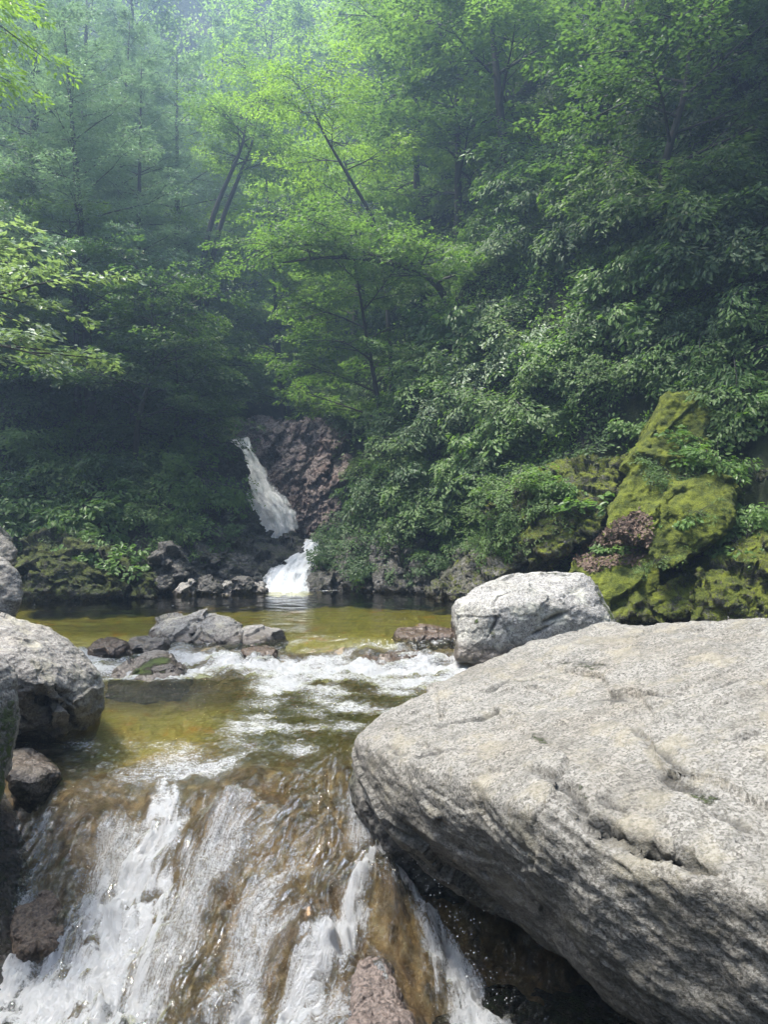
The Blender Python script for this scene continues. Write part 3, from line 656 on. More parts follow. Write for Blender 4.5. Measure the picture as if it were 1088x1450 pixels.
#__PART3__
# ------------------------------------------------------------------ foliage
def nrmz(a): return a/np.maximum(np.linalg.norm(a, axis=1), 1e-9)[:, None]
def leaves_mesh(name, pos, d, n, L, W, tone, big=False, fold=.18):
    """one small folded blade per entry: pos base, d along the blade, n its upper side"""
    d = nrmz(d); s = nrmz(np.cross(d, n)); n = np.cross(s, d); k = len(pos)
    L = np.broadcast_to(L, (k,))[:, None]; W = np.broadcast_to(W, (k,))[:, None]*.5
    if big:
        curl = -n*L*.10
        v = np.stack([pos, pos+d*L*.28-s*W*.85+n*W*fold, pos+d*L*.62-s*W*.8+n*W*fold+curl*.4, pos+d*L+curl, pos+d*L*.62+s*W*.8+n*W*fold+curl*.4, pos+d*L*.28+s*W*.85+n*W*fold], 1).reshape(-1, 3)
        b = np.arange(k)[:, None]*6
        f = np.concatenate([b+np.array([0, 3, 2, 1]), b+np.array([0, 5, 4, 3])]); tone = np.concatenate([tone, tone])
    else:
        v = np.stack([pos, pos+d*L*.45-s*W+n*W*fold, pos+d*L, pos+d*L*.45+s*W+n*W*fold], 1).reshape(-1, 3)
        f = np.arange(k)[:, None]*4+np.array([0, 3, 2, 1])
    return mesh_np(name, v, f, {'tone': ('FACE', np.clip(tone, 0, 1))}, smooth=False)
def spray_leaves(rs, sp, k, L, W, sag=.12, flat=.35, side=.9, two_rows=False):
    """sp: (S,8) origin, direction, length, half width -> arrays for leaves_mesh"""
    S = len(sp); o = np.repeat(sp[:, 0:3], k, 0); d = nrmz(np.repeat(sp[:, 3:6], k, 0)); sl = np.repeat(sp[:, 6], k); sw = np.repeat(sp[:, 7], k)
    N = S*k; up = np.array([0, 0, 1.0]); sd = nrmz(np.cross(d, up)+1e-6); un = np.cross(sd, d)
    a = rs.rand(N)**.8; sg = np.where(rs.rand(N) < .5, -1, 1)
    prof = np.sin(np.pi*np.clip(a*.85+.12, 0, 1))**.7
    u = np.zeros(N) if two_rows else rs.rand(N)**.8
    lat = sg*u*sw*prof
    tilt = np.repeat(rs.normal(0, .22, S), k)
    pos = o+d*(a*sl)[:, None]+sd*lat[:, None]+un*(rs.normal(0, .03, N)+tilt*lat)[:, None]
    pos[:, 2] -= sag*sl*a**2
    ld = d*(.55+.4*rs.rand(N))[:, None]+sd*(sg*side*(.5+.6*rs.rand(N)))[:, None]+rs.normal(0, .22, (N, 3)); ld[:, 2] -= .18+.25*rs.rand(N)
    ln = un+rs.normal(0, flat, (N, 3))
    tone = np.repeat(rs.rand(S)*.55, k)+rs.rand(N)*.45
    LL = L*(.65+.6*rs.rand(N))
    return pos, ld, ln, LL, W*LL/L, tone
def tubes_mesh(name, tubes, sides=6):
    V, Fc, b = [], [], 0
    for pts, rad in tubes:
        pts = np.asarray(pts, float); n = len(pts)
        if n < 2: continue
        t = np.gradient(pts, axis=0); t = nrmz(t)
        ref = np.array([1.0, .13, .07]) if abs(t[0][2]) > .8 else np.array([.05, .1, 1.0])
        a = nrmz(np.cross(t, ref)); c = np.cross(t, a); an = np.arange(sides)/sides*2*np.pi
        r = np.asarray(rad)[:, None, None]
        ring = pts[:, None]+r*(np.cos(an)[None, :, None]*a[:, None]+np.sin(an)[None, :, None]*c[:, None])
        V.append(ring.reshape(-1, 3))
        i = (np.arange(n-1)[:, None]*sides+np.arange(sides)[None]).ravel(); j = (np.arange(n-1)[:, None]*sides+(np.arange(sides)[None]+1) % sides).ravel()
        Fc.append(b+np.stack([i, j, j+sides, i+sides], 1)); b += n*sides
    return mesh_np(name, np.concatenate(V), np.concatenate(Fc))
def curve(p0, d, L, n, rng, rise=0.0, wob=.15):
    d = np.asarray(d, float); d = d/np.linalg.norm(d); pts = [np.asarray(p0, float)]
    for k in range(n):
        d = d+np.array([rng.gauss(0, wob), rng.gauss(0, wob), rng.gauss(0, wob*.5)+rise])/n*1.6
        d = d/np.linalg.norm(d); pts.append(pts[-1]+d*L/n)
    return np.array(pts)
def smooth_line(pts, n=14):
    pts = np.asarray(pts, float); s = np.linspace(0, 1, len(pts)); t = np.linspace(0, 1, n)
    q = np.stack([np.interp(t, s, pts[:, k]) for k in range(3)], 1)
    for _ in range(3): q[1:-1] = .25*q[:-2]+.5*q[1:-1]+.25*q[2:]
    return q
def at(line, t):
    k = t*(len(line)-1); i = min(int(k), len(line)-2); f = k-i
    return line[i]*(1-f)+line[i+1]*f, line[i+1]-line[i]

def broadleaf(seed, H, lean=(0, 0), r0=.16, start=.3, nl=15, ll=2.6, nsub=6, k=80, leaf=.085, leafw=.045, spl=.75, spw=.34, trunk=None, limbs=(), bias=None, flat=.35):
    rng = random.Random(seed); rs = np.random.RandomState(seed)
    if trunk is None: trunk = [(0, 0, -.4), (lean[0]*.15, lean[1]*.15, H*.25), (lean[0]*.45+rng.gauss(0, .15), lean[1]*.45, H*.55), (lean[0], lean[1], H)]
    T = smooth_line(trunk, 18); tubes = [(T, np.linspace(r0, .02, 18))]; sp = []
    LB = []
    for i in range(nl):
        t = start+(1-start)*(i+rng.random()*.6)/nl; p, td = at(T, min(t, .99))
        az = i*2.4+rng.gauss(0, .35); e = .15+.5*t+rng.gauss(0, .12)
        dv = np.array([math.cos(az), math.sin(az), e])
        if bias is not None: dv[:2] += np.array(bias)
        L = ll*(1.05-.55*t)*(.75+.5*rng.random())
        LB.append((curve(p, dv, L, 8, rng, rise=-.12, wob=.22), r0*.38*(1.1-t*.7)))
    for pts in limbs: LB.append((smooth_line(pts, 10), r0*.34))
    for c, rr in LB:
        tubes.append((c, np.linspace(rr, .008, len(c)))); L = np.linalg.norm(c[-1]-c[0])
        m = nsub+(2 if L > 2 else 0)
        for j in range(m):
            p, td = at(c, .25+.75*(j+rng.random()*.5)/m); td = td/np.linalg.norm(td)
            sgn = 1 if j % 2 else -1; sdv = np.cross(td, (0, 0, 1))*sgn
            dd = td*.7+sdv*(.5+.5*rng.random())+np.array([0, 0, rng.gauss(.02, .14)])
            b = curve(p, dd, (.35+.3*rng.random())*L*.75+.25, 4, rng, rise=-.06)
            tubes.append((b, np.linspace(.013, .004, 5)))
            for q in (0.35, .7, 1.0):
                o, bd = at(b, min(q, .98)); a2 = rng.gauss(0, .7); bd = bd/np.linalg.norm(bd)
                bd = bd*math.cos(a2)+np.cross(bd, (0, 0, 1))*math.sin(a2); bd[2] = rng.gauss(-.05, .16)
                sp.append([*o, *bd, spl*(.7+.6*rng.random()), spw*(.7+.6*rng.random())])
        sp.append([*c[-1], *(c[-1]-c[-2]), spl, spw])
    A = spray_leaves(rs, np.array(sp), k, leaf, leafw, flat=flat)
    return tubes_mesh('trunk', tubes), leaves_mesh('crown', *A)

def conifer(seed, H, Lmax=3.2, r0=.2, k=50):
    rng = random.Random(seed); rs = np.random.RandomState(seed)
    T = smooth_line([(0, 0, -.5), (rng.gauss(0, .1), rng.gauss(0, .1), H*.5), (rng.gauss(0, .2), rng.gauss(0, .2), H)], 20)
    tubes = [(T, np.linspace(r0, .015, 20))]; sp = []; z = .16; i = 0
    while z < .99:
        p, td = at(T, z); nb = 4 if z < .85 else 3
        for b in range(nb):
            az = i*1.1+b*2*math.pi/nb+rng.gauss(0, .3); L = (Lmax*(1-z)**.75*(.7+.55*rng.random())+.25)*(1 if z > .3 else .8)
            c = curve(p, (math.cos(az), math.sin(az), .12+.5*z*z), L, 7, rng, rise=-.10, wob=.16); c[-2:, 2] += .05*L
            tubes.append((c, np.linspace(.05*(1.1-z), .006, len(c))))
            m = max(3, int(L/.27))
            for j in range(m):
                t = .2+.78*(j+.5)/m; q, bd = at(c, t); bd = bd/np.linalg.norm(bd)
                for sgn in (1, -1):
                    dd = bd*.75+np.cross(bd, (0, 0, 1))*sgn*.85; dd[2] += rng.gauss(.06, .12)
                    sl = (.40+.55*(1-t))*min(1, L*.45)*(.7+.5*rng.random())+.14
                    sp.append([*q, *dd, sl, .12+.13*sl])
            sp.append([*c[-1], *(c[-1]-c[-2]), .4, .12])
        z += .040+.016*rng.random(); i += 1
    A = spray_leaves(rs, np.array(sp), k, .12, .032, sag=.08, flat=.3, side=.55)
    return tubes_mesh('trunk', tubes), leaves_mesh('crown', *A)

def shrub(seed, size=1.0, stems=14, k=26, leaf=.10, leafw=.055, spl=.42, spw=.2, up=.8, droop=.35, nsp=6, big=True, two=False):
    rng = random.Random(seed); rs = np.random.RandomState(seed); tubes, sp = [], []
    for i in range(stems):
        az = i*2.4+rng.gauss(0, .3); e = up*(.35+1.1*rng.random())
        c = curve((rng.gauss(0, .08), rng.gauss(0, .08), -.12), (math.cos(az), math.sin(az), e), size*(.6+.55*rng.random()), 7, rng, rise=-droop, wob=.3)
        tubes.append((c, np.linspace(.014*size, .003, len(c))))
        for j in range(nsp):
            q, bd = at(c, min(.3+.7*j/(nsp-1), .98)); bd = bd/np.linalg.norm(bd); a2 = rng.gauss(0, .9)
            dd = bd*math.cos(a2)+np.cross(bd, (0, 0, 1))*math.sin(a2); dd[2] = rng.gauss(.0, .25)
            sp.append([*q, *dd, spl*(.7+.6*rng.random()), spw])
    A = spray_leaves(rs, np.array(sp), k, leaf, leafw, sag=.3, flat=.3, two_rows=two)
    return tubes_mesh('stems', tubes, 5), leaves_mesh('foliage', *A, big=big)

L_con = leaf_mat('blue-green needles', (.060, .105, .072), (.24, .33, .215), .36, (1.2, 1.4, .85))
L_lite = leaf_mat('fresh spring-green leaves', (.080, .14, .022), (.23, .33, .080), .50)
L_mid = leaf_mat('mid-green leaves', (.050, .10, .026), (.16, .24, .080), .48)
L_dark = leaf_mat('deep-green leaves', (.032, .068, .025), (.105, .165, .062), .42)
L_shrub = leaf_mat('broad shrub leaves', (.045, .105, .020), (.165, .255, .075), .45, rough=.42)
L_yell = leaf_mat('yellow-green leaves', (.10, .17, .02), (.24, .34, .045), .5)
L_pale = leaf_mat('pale silvery-green leaves', (.12, .17, .10), (.34, .41, .27), .35, rough=.4)
B_dark = bark_mat('dark wet bark', (.020, .018, .016), (.075, .066, .055))
B_grey = bark_mat('grey lichened bark', (.06, .055, .05), (.20, .185, .16))

dg = bpy.context.evaluated_depsgraph_get()
def hit(px, py, names=None):
    o = CAM.copy(); d = Vector(((px-544)/F, 1, -(py-725)/F)).normalized()
    for _ in range(12):
        r = bpy.context.scene.ray_cast(dg, o, d)
        if not r[0]: return None
        if names is None or r[4].name.split('.')[0] in names: return np.array(r[1]), np.array(r[2])
        o = r[1]+d*.02
    return None

def plant(root_name, label, cat, group, meshes, mats, names, loc, rot=(0, 0, 0), sc=1.0, src=None):
    """an Empty at the foot with its wood and its leaves as children; src copies an earlier plant"""
    if src is None:
        r = empty(root_name, loc)
        for me, mt, nm in zip(meshes, mats, names): add(nm, me, mt, r)
    else:
        r = src.copy(); C.objects.link(r); r.location = loc
        for ch in src.children:
            c = ch.copy(); C.objects.link(c); c.parent = r
    r.rotation_euler = rot; r.scale = (sc, sc, sc)
    if 'group' in r: del r['group']
    return tag(r, label, cat, group)

# ---- trees on the slopes ------------------------------------------------------
def tree_at(px, Y): x = (px-544)/F*Y; return (x, Y, float(zt(x, Y)[0])-.1)
TR = ('trunk', 'crown')
con = [conifer(11, 15.0, 3.9), conifer(12, 13.0, 4.3)]
rngp = random.Random(99)
conf = [(52, 20.5, 1, .92, 'nearest fir-like conifer on the left bank, its layered boughs low over the bush'),
 (165, 23.5, 0, .86, 'tall conifer with drooping flat boughs left of the leaning twin trunks'),
 (-45, 24.0, 0, 1.1, 'conifer half cut off by the left edge of the view'),
 (105, 28.5, 0, 1.08, 'hazy conifer rising between the two nearest left-bank conifers'),
 (250, 27.5, 1, 1.02, 'slender hazy conifer just left of the bright central trees'),
 (20, 33, 0, 1.25, 'far pale conifer in the mist at the upper left'),
 (200, 35, 0, 1.30, 'far tall conifer whose top reaches the upper edge, left of centre'),
 (130, 18.6, 1, .8, 'young conifer with pale upper boughs in front of the taller ones on the left bank'),
 (188, 22.8, 0, .80, 'conifer with broad pale boughs beside the leaning twin trunks'),
 (310, 40, 0, 1.2, 'farthest conifer dim in the mist beside the bright gap')]
conroot = [None, None]
for px, Y, kd, s, lab in conf:
    r = plant('conifer_tree', lab, 'conifer', 'conifers on the left slope', con[kd], (B_dark, L_con), TR, tree_at(px, Y), (rngp.gauss(0, .03), rngp.gauss(0, .03), rngp.random()*6), s, conroot[kd])
    if conroot[kd] is None: conroot[kd] = r
# prototypes of broadleaved trees: (meshes, leaf material)
bl = {'a': (broadleaf(21, 8.5, (.5, -.3), leaf=.12, leafw=.068, k=64), L_lite), 'b': (broadleaf(22, 7.5, (-.7, -.5), nl=17, ll=2.9, leaf=.12, leafw=.065, k=64), L_mid), 'c': (broadleaf(23, 5.0, (.3, -.6), r0=.1, nl=13, ll=2.2, k=70, leaf=.10, leafw=.055), L_dark),
      'd': (broadleaf(24, 6.0, (-1.2, -1.0), r0=.12, nl=14, ll=2.4, k=66, leaf=.105, leafw=.06), L_mid), 'e': (broadleaf(25, 9.5, (.2, .1), nl=19, ll=3.1, leaf=.15, leafw=.085, k=62), L_lite)}
blroot = {}
GB = 'broadleaved trees filling the gorge'
blt = [('a', 400, 30, 1.15, 'bright yellow-green tree at the centre above the tall waterfall'), ('e', 455, 38, 1.2, 'far sunlit tree glowing in the mist at the top centre'),
 ('e', 375, 46, 1.3, 'farthest bright tree below the small patch of open sky'), ('a', 500, 33, 1.1, 'light green tree behind the long bare leaning trunk'), ('e', 560, 44, 1.35, 'tall far tree behind the dark forked trunks at the top'),
 ('b', 590, 27, 1.1, 'mid-green tree behind the forked dark trunk'), ('b', 520, 25.5, .85, 'leafy tree leaning over the reddish rock face'), ('d', 415, 29, .8, 'small tree hanging right over the lip of the tall waterfall'),
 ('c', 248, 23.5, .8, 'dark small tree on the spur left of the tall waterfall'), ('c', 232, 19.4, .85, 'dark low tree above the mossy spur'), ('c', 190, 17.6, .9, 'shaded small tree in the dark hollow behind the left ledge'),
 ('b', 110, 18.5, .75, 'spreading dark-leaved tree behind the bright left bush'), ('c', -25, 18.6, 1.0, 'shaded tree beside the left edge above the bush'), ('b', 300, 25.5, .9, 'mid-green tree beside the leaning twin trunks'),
 ('d', 550, 19.5, .95, 'tree arching left from the right wall over the dark ravine'), ('b', 650, 22, 1.0, 'hazy tree half way up the right slope under the forked trunks'),
 ('b', 720, 19, 1.0, 'tree with flat leaf layers on the upper right slope'), ('e', 680, 31, 1.2, 'far tree near the top edge, right of centre'),
 ('c', 930, 14.5, 1.1, 'dark tree in the upper right corner shade'), ('b', 1010, 15.5, 1.1, 'dim tree cut by the top right corner'), ('e', 800, 27, 1.2, 'far dim tree along the upper right skyline')]
for kd, px, Y, s, lab in blt:
    ms, lm = bl[kd]
    r = plant('broadleaf_tree', lab, 'tree', GB, ms, (B_dark, lm), TR, tree_at(px, Y), (rngp.gauss(0, .05), rngp.gauss(0, .05), rngp.gauss(0, .5)), s, blroot.get(kd))
    blroot.setdefault(kd, r)
# individually shaped trees
def hero(name, label, cat, seed, base, tops, leafm, group=None, bark=B_dark, **kw):
    """tops: photo pixels and depths the trunk runs through above its base"""
    b = np.array(base, float); tr = [(0, 0, -.4)]+[P(*q)-b for q in tops]
    limbs = [[P(*q)-b for q in l] for l in kw.pop('limbpx', [])]
    ms = broadleaf(seed, 6, trunk=tr, limbs=limbs, **kw)
    return plant(name, label, cat, group, ms, (bark, leafm), TR, tuple(b))
hero('leaning_tree', 'slender bare-stemmed tree leaning left across the bright centre', 'tree', 41, tree_at(560, 21), [(545, 335, 20.6), (500, 260, 20.4), (455, 185, 20.2), (430, 120, 20)], L_lite, r0=.075, nl=9, ll=1.7, start=.55, k=60)
hero('leaning_tree', 'dark trunk leaning right at left of centre, the lower of a twin pair', 'tree', 42, tree_at(255, 24), [(290, 330, 24), (320, 260, 24), (345, 205, 24), (352, 150, 24)], L_mid, r0=.12, nl=8, ll=1.8, start=.6, k=60)
hero('leaning_tree', 'dark trunk leaning right at left of centre, the upper of a twin pair', 'tree', 43, tree_at(268, 25), [(300, 350, 25), (330, 270, 25), (360, 200, 25), (372, 120, 25)], L_lite, r0=.12, nl=8, ll=1.8, start=.6, k=60)
hero('overhanging_tree', 'tree with long horizontal dark limbs reaching left over the ravine', 'tree', 44, tree_at(640, 19.5), [(640, 420, 18.6), (600, 385, 18.2), (540, 368, 18.0), (470, 362, 17.8), (400, 372, 17.6)], L_mid, r0=.13, nl=12, ll=1.5, start=.3, k=70,
     limbpx=[[(560, 372, 18.1), (500, 350, 18.0), (430, 345, 17.8), (360, 355, 17.8)], [(590, 380, 18.2), (540, 330, 18.3), (500, 300, 18.4)]])
hero('forked_tree', 'dark forked trunk against the bright leaves at top centre', 'tree', 45, tree_at(680, 24), [(660, 120, 24), (625, 55, 24), (590, -5, 24), (560, -60, 24)], L_lite, r0=.17, nl=9, ll=2.2, start=.5, k=60,
     limbpx=[[(640, 85, 24), (600, 30, 24), (560, 25, 23.8), (480, 20, 23.6)], [(655, 110, 24), (690, 60, 24), (720, 55, 24)], [(650, 100, 24), (655, 50, 24), (640, -10, 24)]])
hero('forked_tree', 'dark trunk at the top edge leaning left, right of the forked one', 'tree', 46, tree_at(730, 23), [(712, 65, 23), (680, 25, 23), (650, -15, 23), (630, -70, 23)], L_mid, r0=.15, nl=8, ll=2.0, start=.55, k=60,
     limbpx=[[(712, 65, 23), (720, 20, 23), (705, -40, 23)], [(705, 55, 23), (670, 0, 23), (660, -40, 23)]])
hero('thin_tree', 'thin upright dark trunk nearest the upper right shade', 'tree', 47, tree_at(775, 22), [(766, 60, 22), (755, -10, 22), (752, -60, 22)], L_mid, r0=.08, nl=7, ll=1.6, start=.6, k=60)
hero('overhanging_tree', 'pale-leaved branch tips reaching in from the left edge at mid height', 'tree', 48, (-7.6, 9.6, float(zt(-7.6, 9.6)[0])), [(-210, 560, 9.4), (-150, 450, 9.2), (-110, 380, 9.1)], L_pale, r0=.09, nl=4, ll=.6, start=.5, k=46, leaf=.10, leafw=.05, spl=.42, spw=.18, nsub=5,
     limbpx=[[(-140, 440, 9.2), (-70, 420, 9.1), (0, 420, 9.0), (55, 400, 8.9)], [(-140, 480, 9.2), (-60, 480, 9.1), (10, 490, 9.0), (60, 505, 8.9)], [(-110, 400, 9.1), (-50, 370, 9.0), (-10, 355, 9.0)]])
hero('overhanging_tree', 'sunlit yellow-green branches hanging in at the top left corner', 'tree', 49, (-8.6, 12.0, float(zt(-8.6, 12.0)[0])), [(-210, 300, 12), (-160, 120, 12), (-130, 0, 12)], L_yell, r0=.1, nl=5, ll=.8, start=.6, k=50, leaf=.10, leafw=.04, spl=.5, spw=.2,
     limbpx=[[(-140, 60, 12), (-80, 30, 11.8), (-30, 20, 11.6), (0, 30, 11.5)], [(-140, 90, 12), (-70, 80, 11.8), (-25, 95, 11.7)], [(-120, 20, 12), (-60, -20, 11.8), (-10, -15, 11.6)]])

# ---- shrubs ------------------------------------------------------------------
SH = ('stems', 'foliage')
proto = {'broad': (shrub(61, 1.0, leaf=.12, leafw=.07), L_shrub), 'small': (shrub(62, .9, stems=18, k=40, leaf=.062, leafw=.036, nsp=7, big=False), L_mid),
 'droop': (shrub(63, 1.2, stems=16, k=34, leaf=.095, leafw=.038, up=1.0, droop=.75, nsp=7), L_shrub), 'dark': (shrub(64, 1.0, stems=16, k=36, leaf=.085, leafw=.045, nsp=6), L_dark),
 'pale': (shrub(65, 1.1, stems=16, k=36, leaf=.075, leafw=.042, nsp=7), L_pale), 'herb': (shrub(66, .45, stems=9, k=10, leaf=.13, leafw=.075, spl=.25, spw=.12, nsp=4), L_shrub),
 'fern': (shrub(67, .55, stems=12, k=44, leaf=.07, leafw=.016, spl=.5, spw=.10, up=1.0, droop=.7, nsp=2, big=False, two=False), L_mid),
 'feather': (shrub(68, 1.0, stems=8, k=26, leaf=.15, leafw=.05, spl=.62, spw=.05, up=1.4, droop=.35, nsp=5, two=True), L_yell),
 'mid': (shrub(69, 1.15, stems=15, k=44, leaf=.08, leafw=.045, up=.9, nsp=7), L_mid)}
shroot = {}
def shrub_px(px, py, kd, s, label, cat='shrub', name='shrub', group='shrubs clinging to the gorge sides', toward=.5, names=None):
    h = hit(px, py, names)
    if h is None: return
    p, n = h; ms, lm = proto[kd]
    if n[1] > 0: n = -n
    ax = Vector((0, 0, 1)).lerp(Vector(n), toward).normalized()
    q = Vector((0, 0, 1)).rotation_difference(ax) @ Matrix.Rotation(rngp.random()*6.28, 3, 'Z').to_quaternion()
    r = plant(name, label, cat, group, ms, (B_dark, lm), SH, tuple(p), q.to_euler(), s, shroot.get(kd))
    shroot.setdefault(kd, r); return r
heroes = [
 (1050, 500, 'droop', 1.15, 'large bright drooping shrub at the right edge, above the slanting moss slab'), (1000, 470, 'droop', .9, 'drooping shrub just left of the largest bright one at the right edge'), (1075, 400, 'droop', 1.0, 'drooping shrub at the right edge, highest of the bright ones'),
 (1060, 590, 'broad', .9, 'broad-leaved shrub at the right edge beneath the drooping bright shrub'), (1068, 710, 'broad', .75, 'leafy shrub hanging over the dark hollow at the right edge'), (1010, 650, 'broad', .7, 'shrub sprouting beside the right rim of the slanting moss slab'),
 (955, 670, 'small', .6, 'fine-leaved shrub growing on the slanting moss slab'), (905, 600, 'broad', .6, 'broad-leaved shrub at the top of the slanting moss slab'), (820, 630, 'dark', .95, 'dark dense shrub left of the slanting moss slab'),
 (705, 510, 'pale', 1.1, 'pale light-catching shrub in the middle of the right wall'), (660, 570, 'pale', .85, 'pale shrub below and left of the light-catching one'), (880, 440, 'broad', 1.0, 'big-leaved shrub in the dark upper middle of the right wall'),
 (800, 480, 'broad', .95, 'big-leaved shrub between the pale shrub and the dark hollow'), (950, 520, 'broad', .8, 'shadowed big-leaved shrub above the top of the moss slab'), (680, 640, 'mid', .95, 'dense green shrub over the shaded bank at right of centre'),
 (730, 690, 'mid', .75, 'leafy shrub on top of the grey sloping rock'), (640, 690, 'dark', .9, 'dark shrub over the shadowed shore right of the cascade'), (760, 590, 'mid', .8, 'green shrub half hidden behind the dark dense one'),
 (70, 700, 'broad', 1.15, 'bright broad-leaved bush on the left bank, biggest of the bank'), (125, 720, 'broad', .95, 'bright broad-leaved bush spilling over the right end of the left ledge'), (20, 680, 'broad', 1.0, 'broad-leaved bush at the left edge behind the stacked boulders'),
 (60, 745, 'broad', .7, 'low bush hanging over the lip of the left ledge'), (230, 720, 'mid', .9, 'leafy shrub in the dark hollow left of the spur'), (285, 680, 'mid', 1.0, 'shrub on the mossy spur facing the pool'), (285, 630, 'small', 1.0, 'fine-leaved shrub hanging left of the tall waterfall'),
 (200, 660, 'dark', 1.1, 'dark shrub overhanging the hollow on the left bank'), (440, 560, 'mid', 1.1, 'light green shrub hanging over the reddish rock face'), (500, 555, 'mid', 1.2, 'shrub at the right top corner of the reddish rock face'), (390, 550, 'mid', 1.0, 'shrub dangling above the head of the tall waterfall'),
 (765, 200, 'feather', 1.0, 'sunlit sapling with long feather-like leaves on the upper right wall'), (900, 240, 'feather', .8, 'yellow-green feathery sapling right of the brightest one'), (870, 90, 'feather', .7, 'feathery sapling near the top edge on the right')]
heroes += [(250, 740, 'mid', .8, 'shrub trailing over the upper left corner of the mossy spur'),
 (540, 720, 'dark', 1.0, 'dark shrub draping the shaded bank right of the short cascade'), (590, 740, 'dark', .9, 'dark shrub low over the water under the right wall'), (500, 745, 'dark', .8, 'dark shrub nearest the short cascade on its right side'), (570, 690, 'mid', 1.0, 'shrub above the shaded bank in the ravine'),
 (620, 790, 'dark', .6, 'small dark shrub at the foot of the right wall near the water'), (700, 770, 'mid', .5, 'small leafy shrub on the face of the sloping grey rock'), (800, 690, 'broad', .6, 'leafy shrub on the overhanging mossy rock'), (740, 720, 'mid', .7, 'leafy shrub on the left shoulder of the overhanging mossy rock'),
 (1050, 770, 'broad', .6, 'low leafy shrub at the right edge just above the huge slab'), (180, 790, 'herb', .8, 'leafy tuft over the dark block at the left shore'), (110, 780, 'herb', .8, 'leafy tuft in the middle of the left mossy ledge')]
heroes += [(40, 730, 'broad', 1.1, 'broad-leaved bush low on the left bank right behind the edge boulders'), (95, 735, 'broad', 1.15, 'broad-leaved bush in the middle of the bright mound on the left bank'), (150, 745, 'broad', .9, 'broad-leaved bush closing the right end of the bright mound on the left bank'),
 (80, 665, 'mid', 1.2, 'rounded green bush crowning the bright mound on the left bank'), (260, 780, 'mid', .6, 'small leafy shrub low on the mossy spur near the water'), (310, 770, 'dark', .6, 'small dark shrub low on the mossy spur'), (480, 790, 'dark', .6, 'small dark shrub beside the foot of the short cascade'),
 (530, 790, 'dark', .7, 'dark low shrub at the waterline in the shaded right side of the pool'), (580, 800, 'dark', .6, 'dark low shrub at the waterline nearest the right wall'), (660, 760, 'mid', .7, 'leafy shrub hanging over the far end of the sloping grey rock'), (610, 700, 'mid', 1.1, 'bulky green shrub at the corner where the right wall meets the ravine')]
for px, py, kd, s, lab in heroes: shrub_px(px, py, kd, s, lab, names=('hillside', 'rock_outcrop', 'cliff'))
for px, py, kd, s, lab in [(825, 700, 'herb', 1.1, 'light green large-leaved herb above the fallen leaves'), (770, 710, 'fern', 1.0, 'grassy fern tuft hanging over the grey sloping rock'), (850, 640, 'herb', .9, 'large-leaved herb left of the slanting moss slab'),
     (870, 770, 'herb', .6, 'small herb rooted among the fallen brown leaves'), (955, 735, 'herb', .6, 'small herb on the bulging foot of the bright moss face'), (745, 750, 'fern', .8, 'fern clump on the face of the sloping grey rock'), (985, 720, 'fern', .6, 'fern on the crest of the bulge below the bright moss face'),
     (700, 730, 'fern', .9, 'fern clump behind the left corner of the pale block'), (95, 770, 'fern', .7, 'fern at the lip of the left mossy ledge'), (200, 800, 'herb', .6, 'herb on the right end of the left mossy ledge'), (300, 770, 'fern', .7, 'fern on the mossy spur near the water'), (560, 760, 'fern', .9, 'fern on the shaded bank right of the short cascade'),
     (930, 790, 'fern', .5, 'small fern between the mossy rocks behind the huge slab')]:
    shrub_px(px, py, kd, s, lab, 'herb' if kd == 'herb' else 'fern', 'herb' if kd == 'herb' else 'fern', 'small plants on the mossy rocks', .35, ('hillside', 'rock_outcrop', 'cliff'))
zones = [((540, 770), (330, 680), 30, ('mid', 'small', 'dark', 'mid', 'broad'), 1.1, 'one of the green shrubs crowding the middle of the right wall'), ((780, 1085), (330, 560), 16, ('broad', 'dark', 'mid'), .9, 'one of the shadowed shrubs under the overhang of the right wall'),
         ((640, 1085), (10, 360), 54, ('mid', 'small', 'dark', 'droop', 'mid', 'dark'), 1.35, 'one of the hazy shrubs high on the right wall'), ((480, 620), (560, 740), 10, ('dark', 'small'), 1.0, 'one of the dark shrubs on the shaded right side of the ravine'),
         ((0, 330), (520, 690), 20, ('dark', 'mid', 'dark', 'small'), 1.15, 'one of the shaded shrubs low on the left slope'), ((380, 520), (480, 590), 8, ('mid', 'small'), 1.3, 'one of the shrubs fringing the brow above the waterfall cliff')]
for (x0, x1), (y0, y1), n, kds, s, lab in zones:
    nx = max(1, int(round(math.sqrt(n*(x1-x0)/(y1-y0))))); ny = max(1, n//nx); c = 0
    for i in range(nx):
        for j in range(ny):
            shrub_px(x0+(i+.2+.6*rngp.random())*(x1-x0)/nx, y0+(j+.2+.6*rngp.random())*(y1-y0)/ny, kds[c % len(kds)], s*(.8+.4*rngp.random()), lab, group=lab.replace('one of the ', ''), names=('hillside',)); c += 1

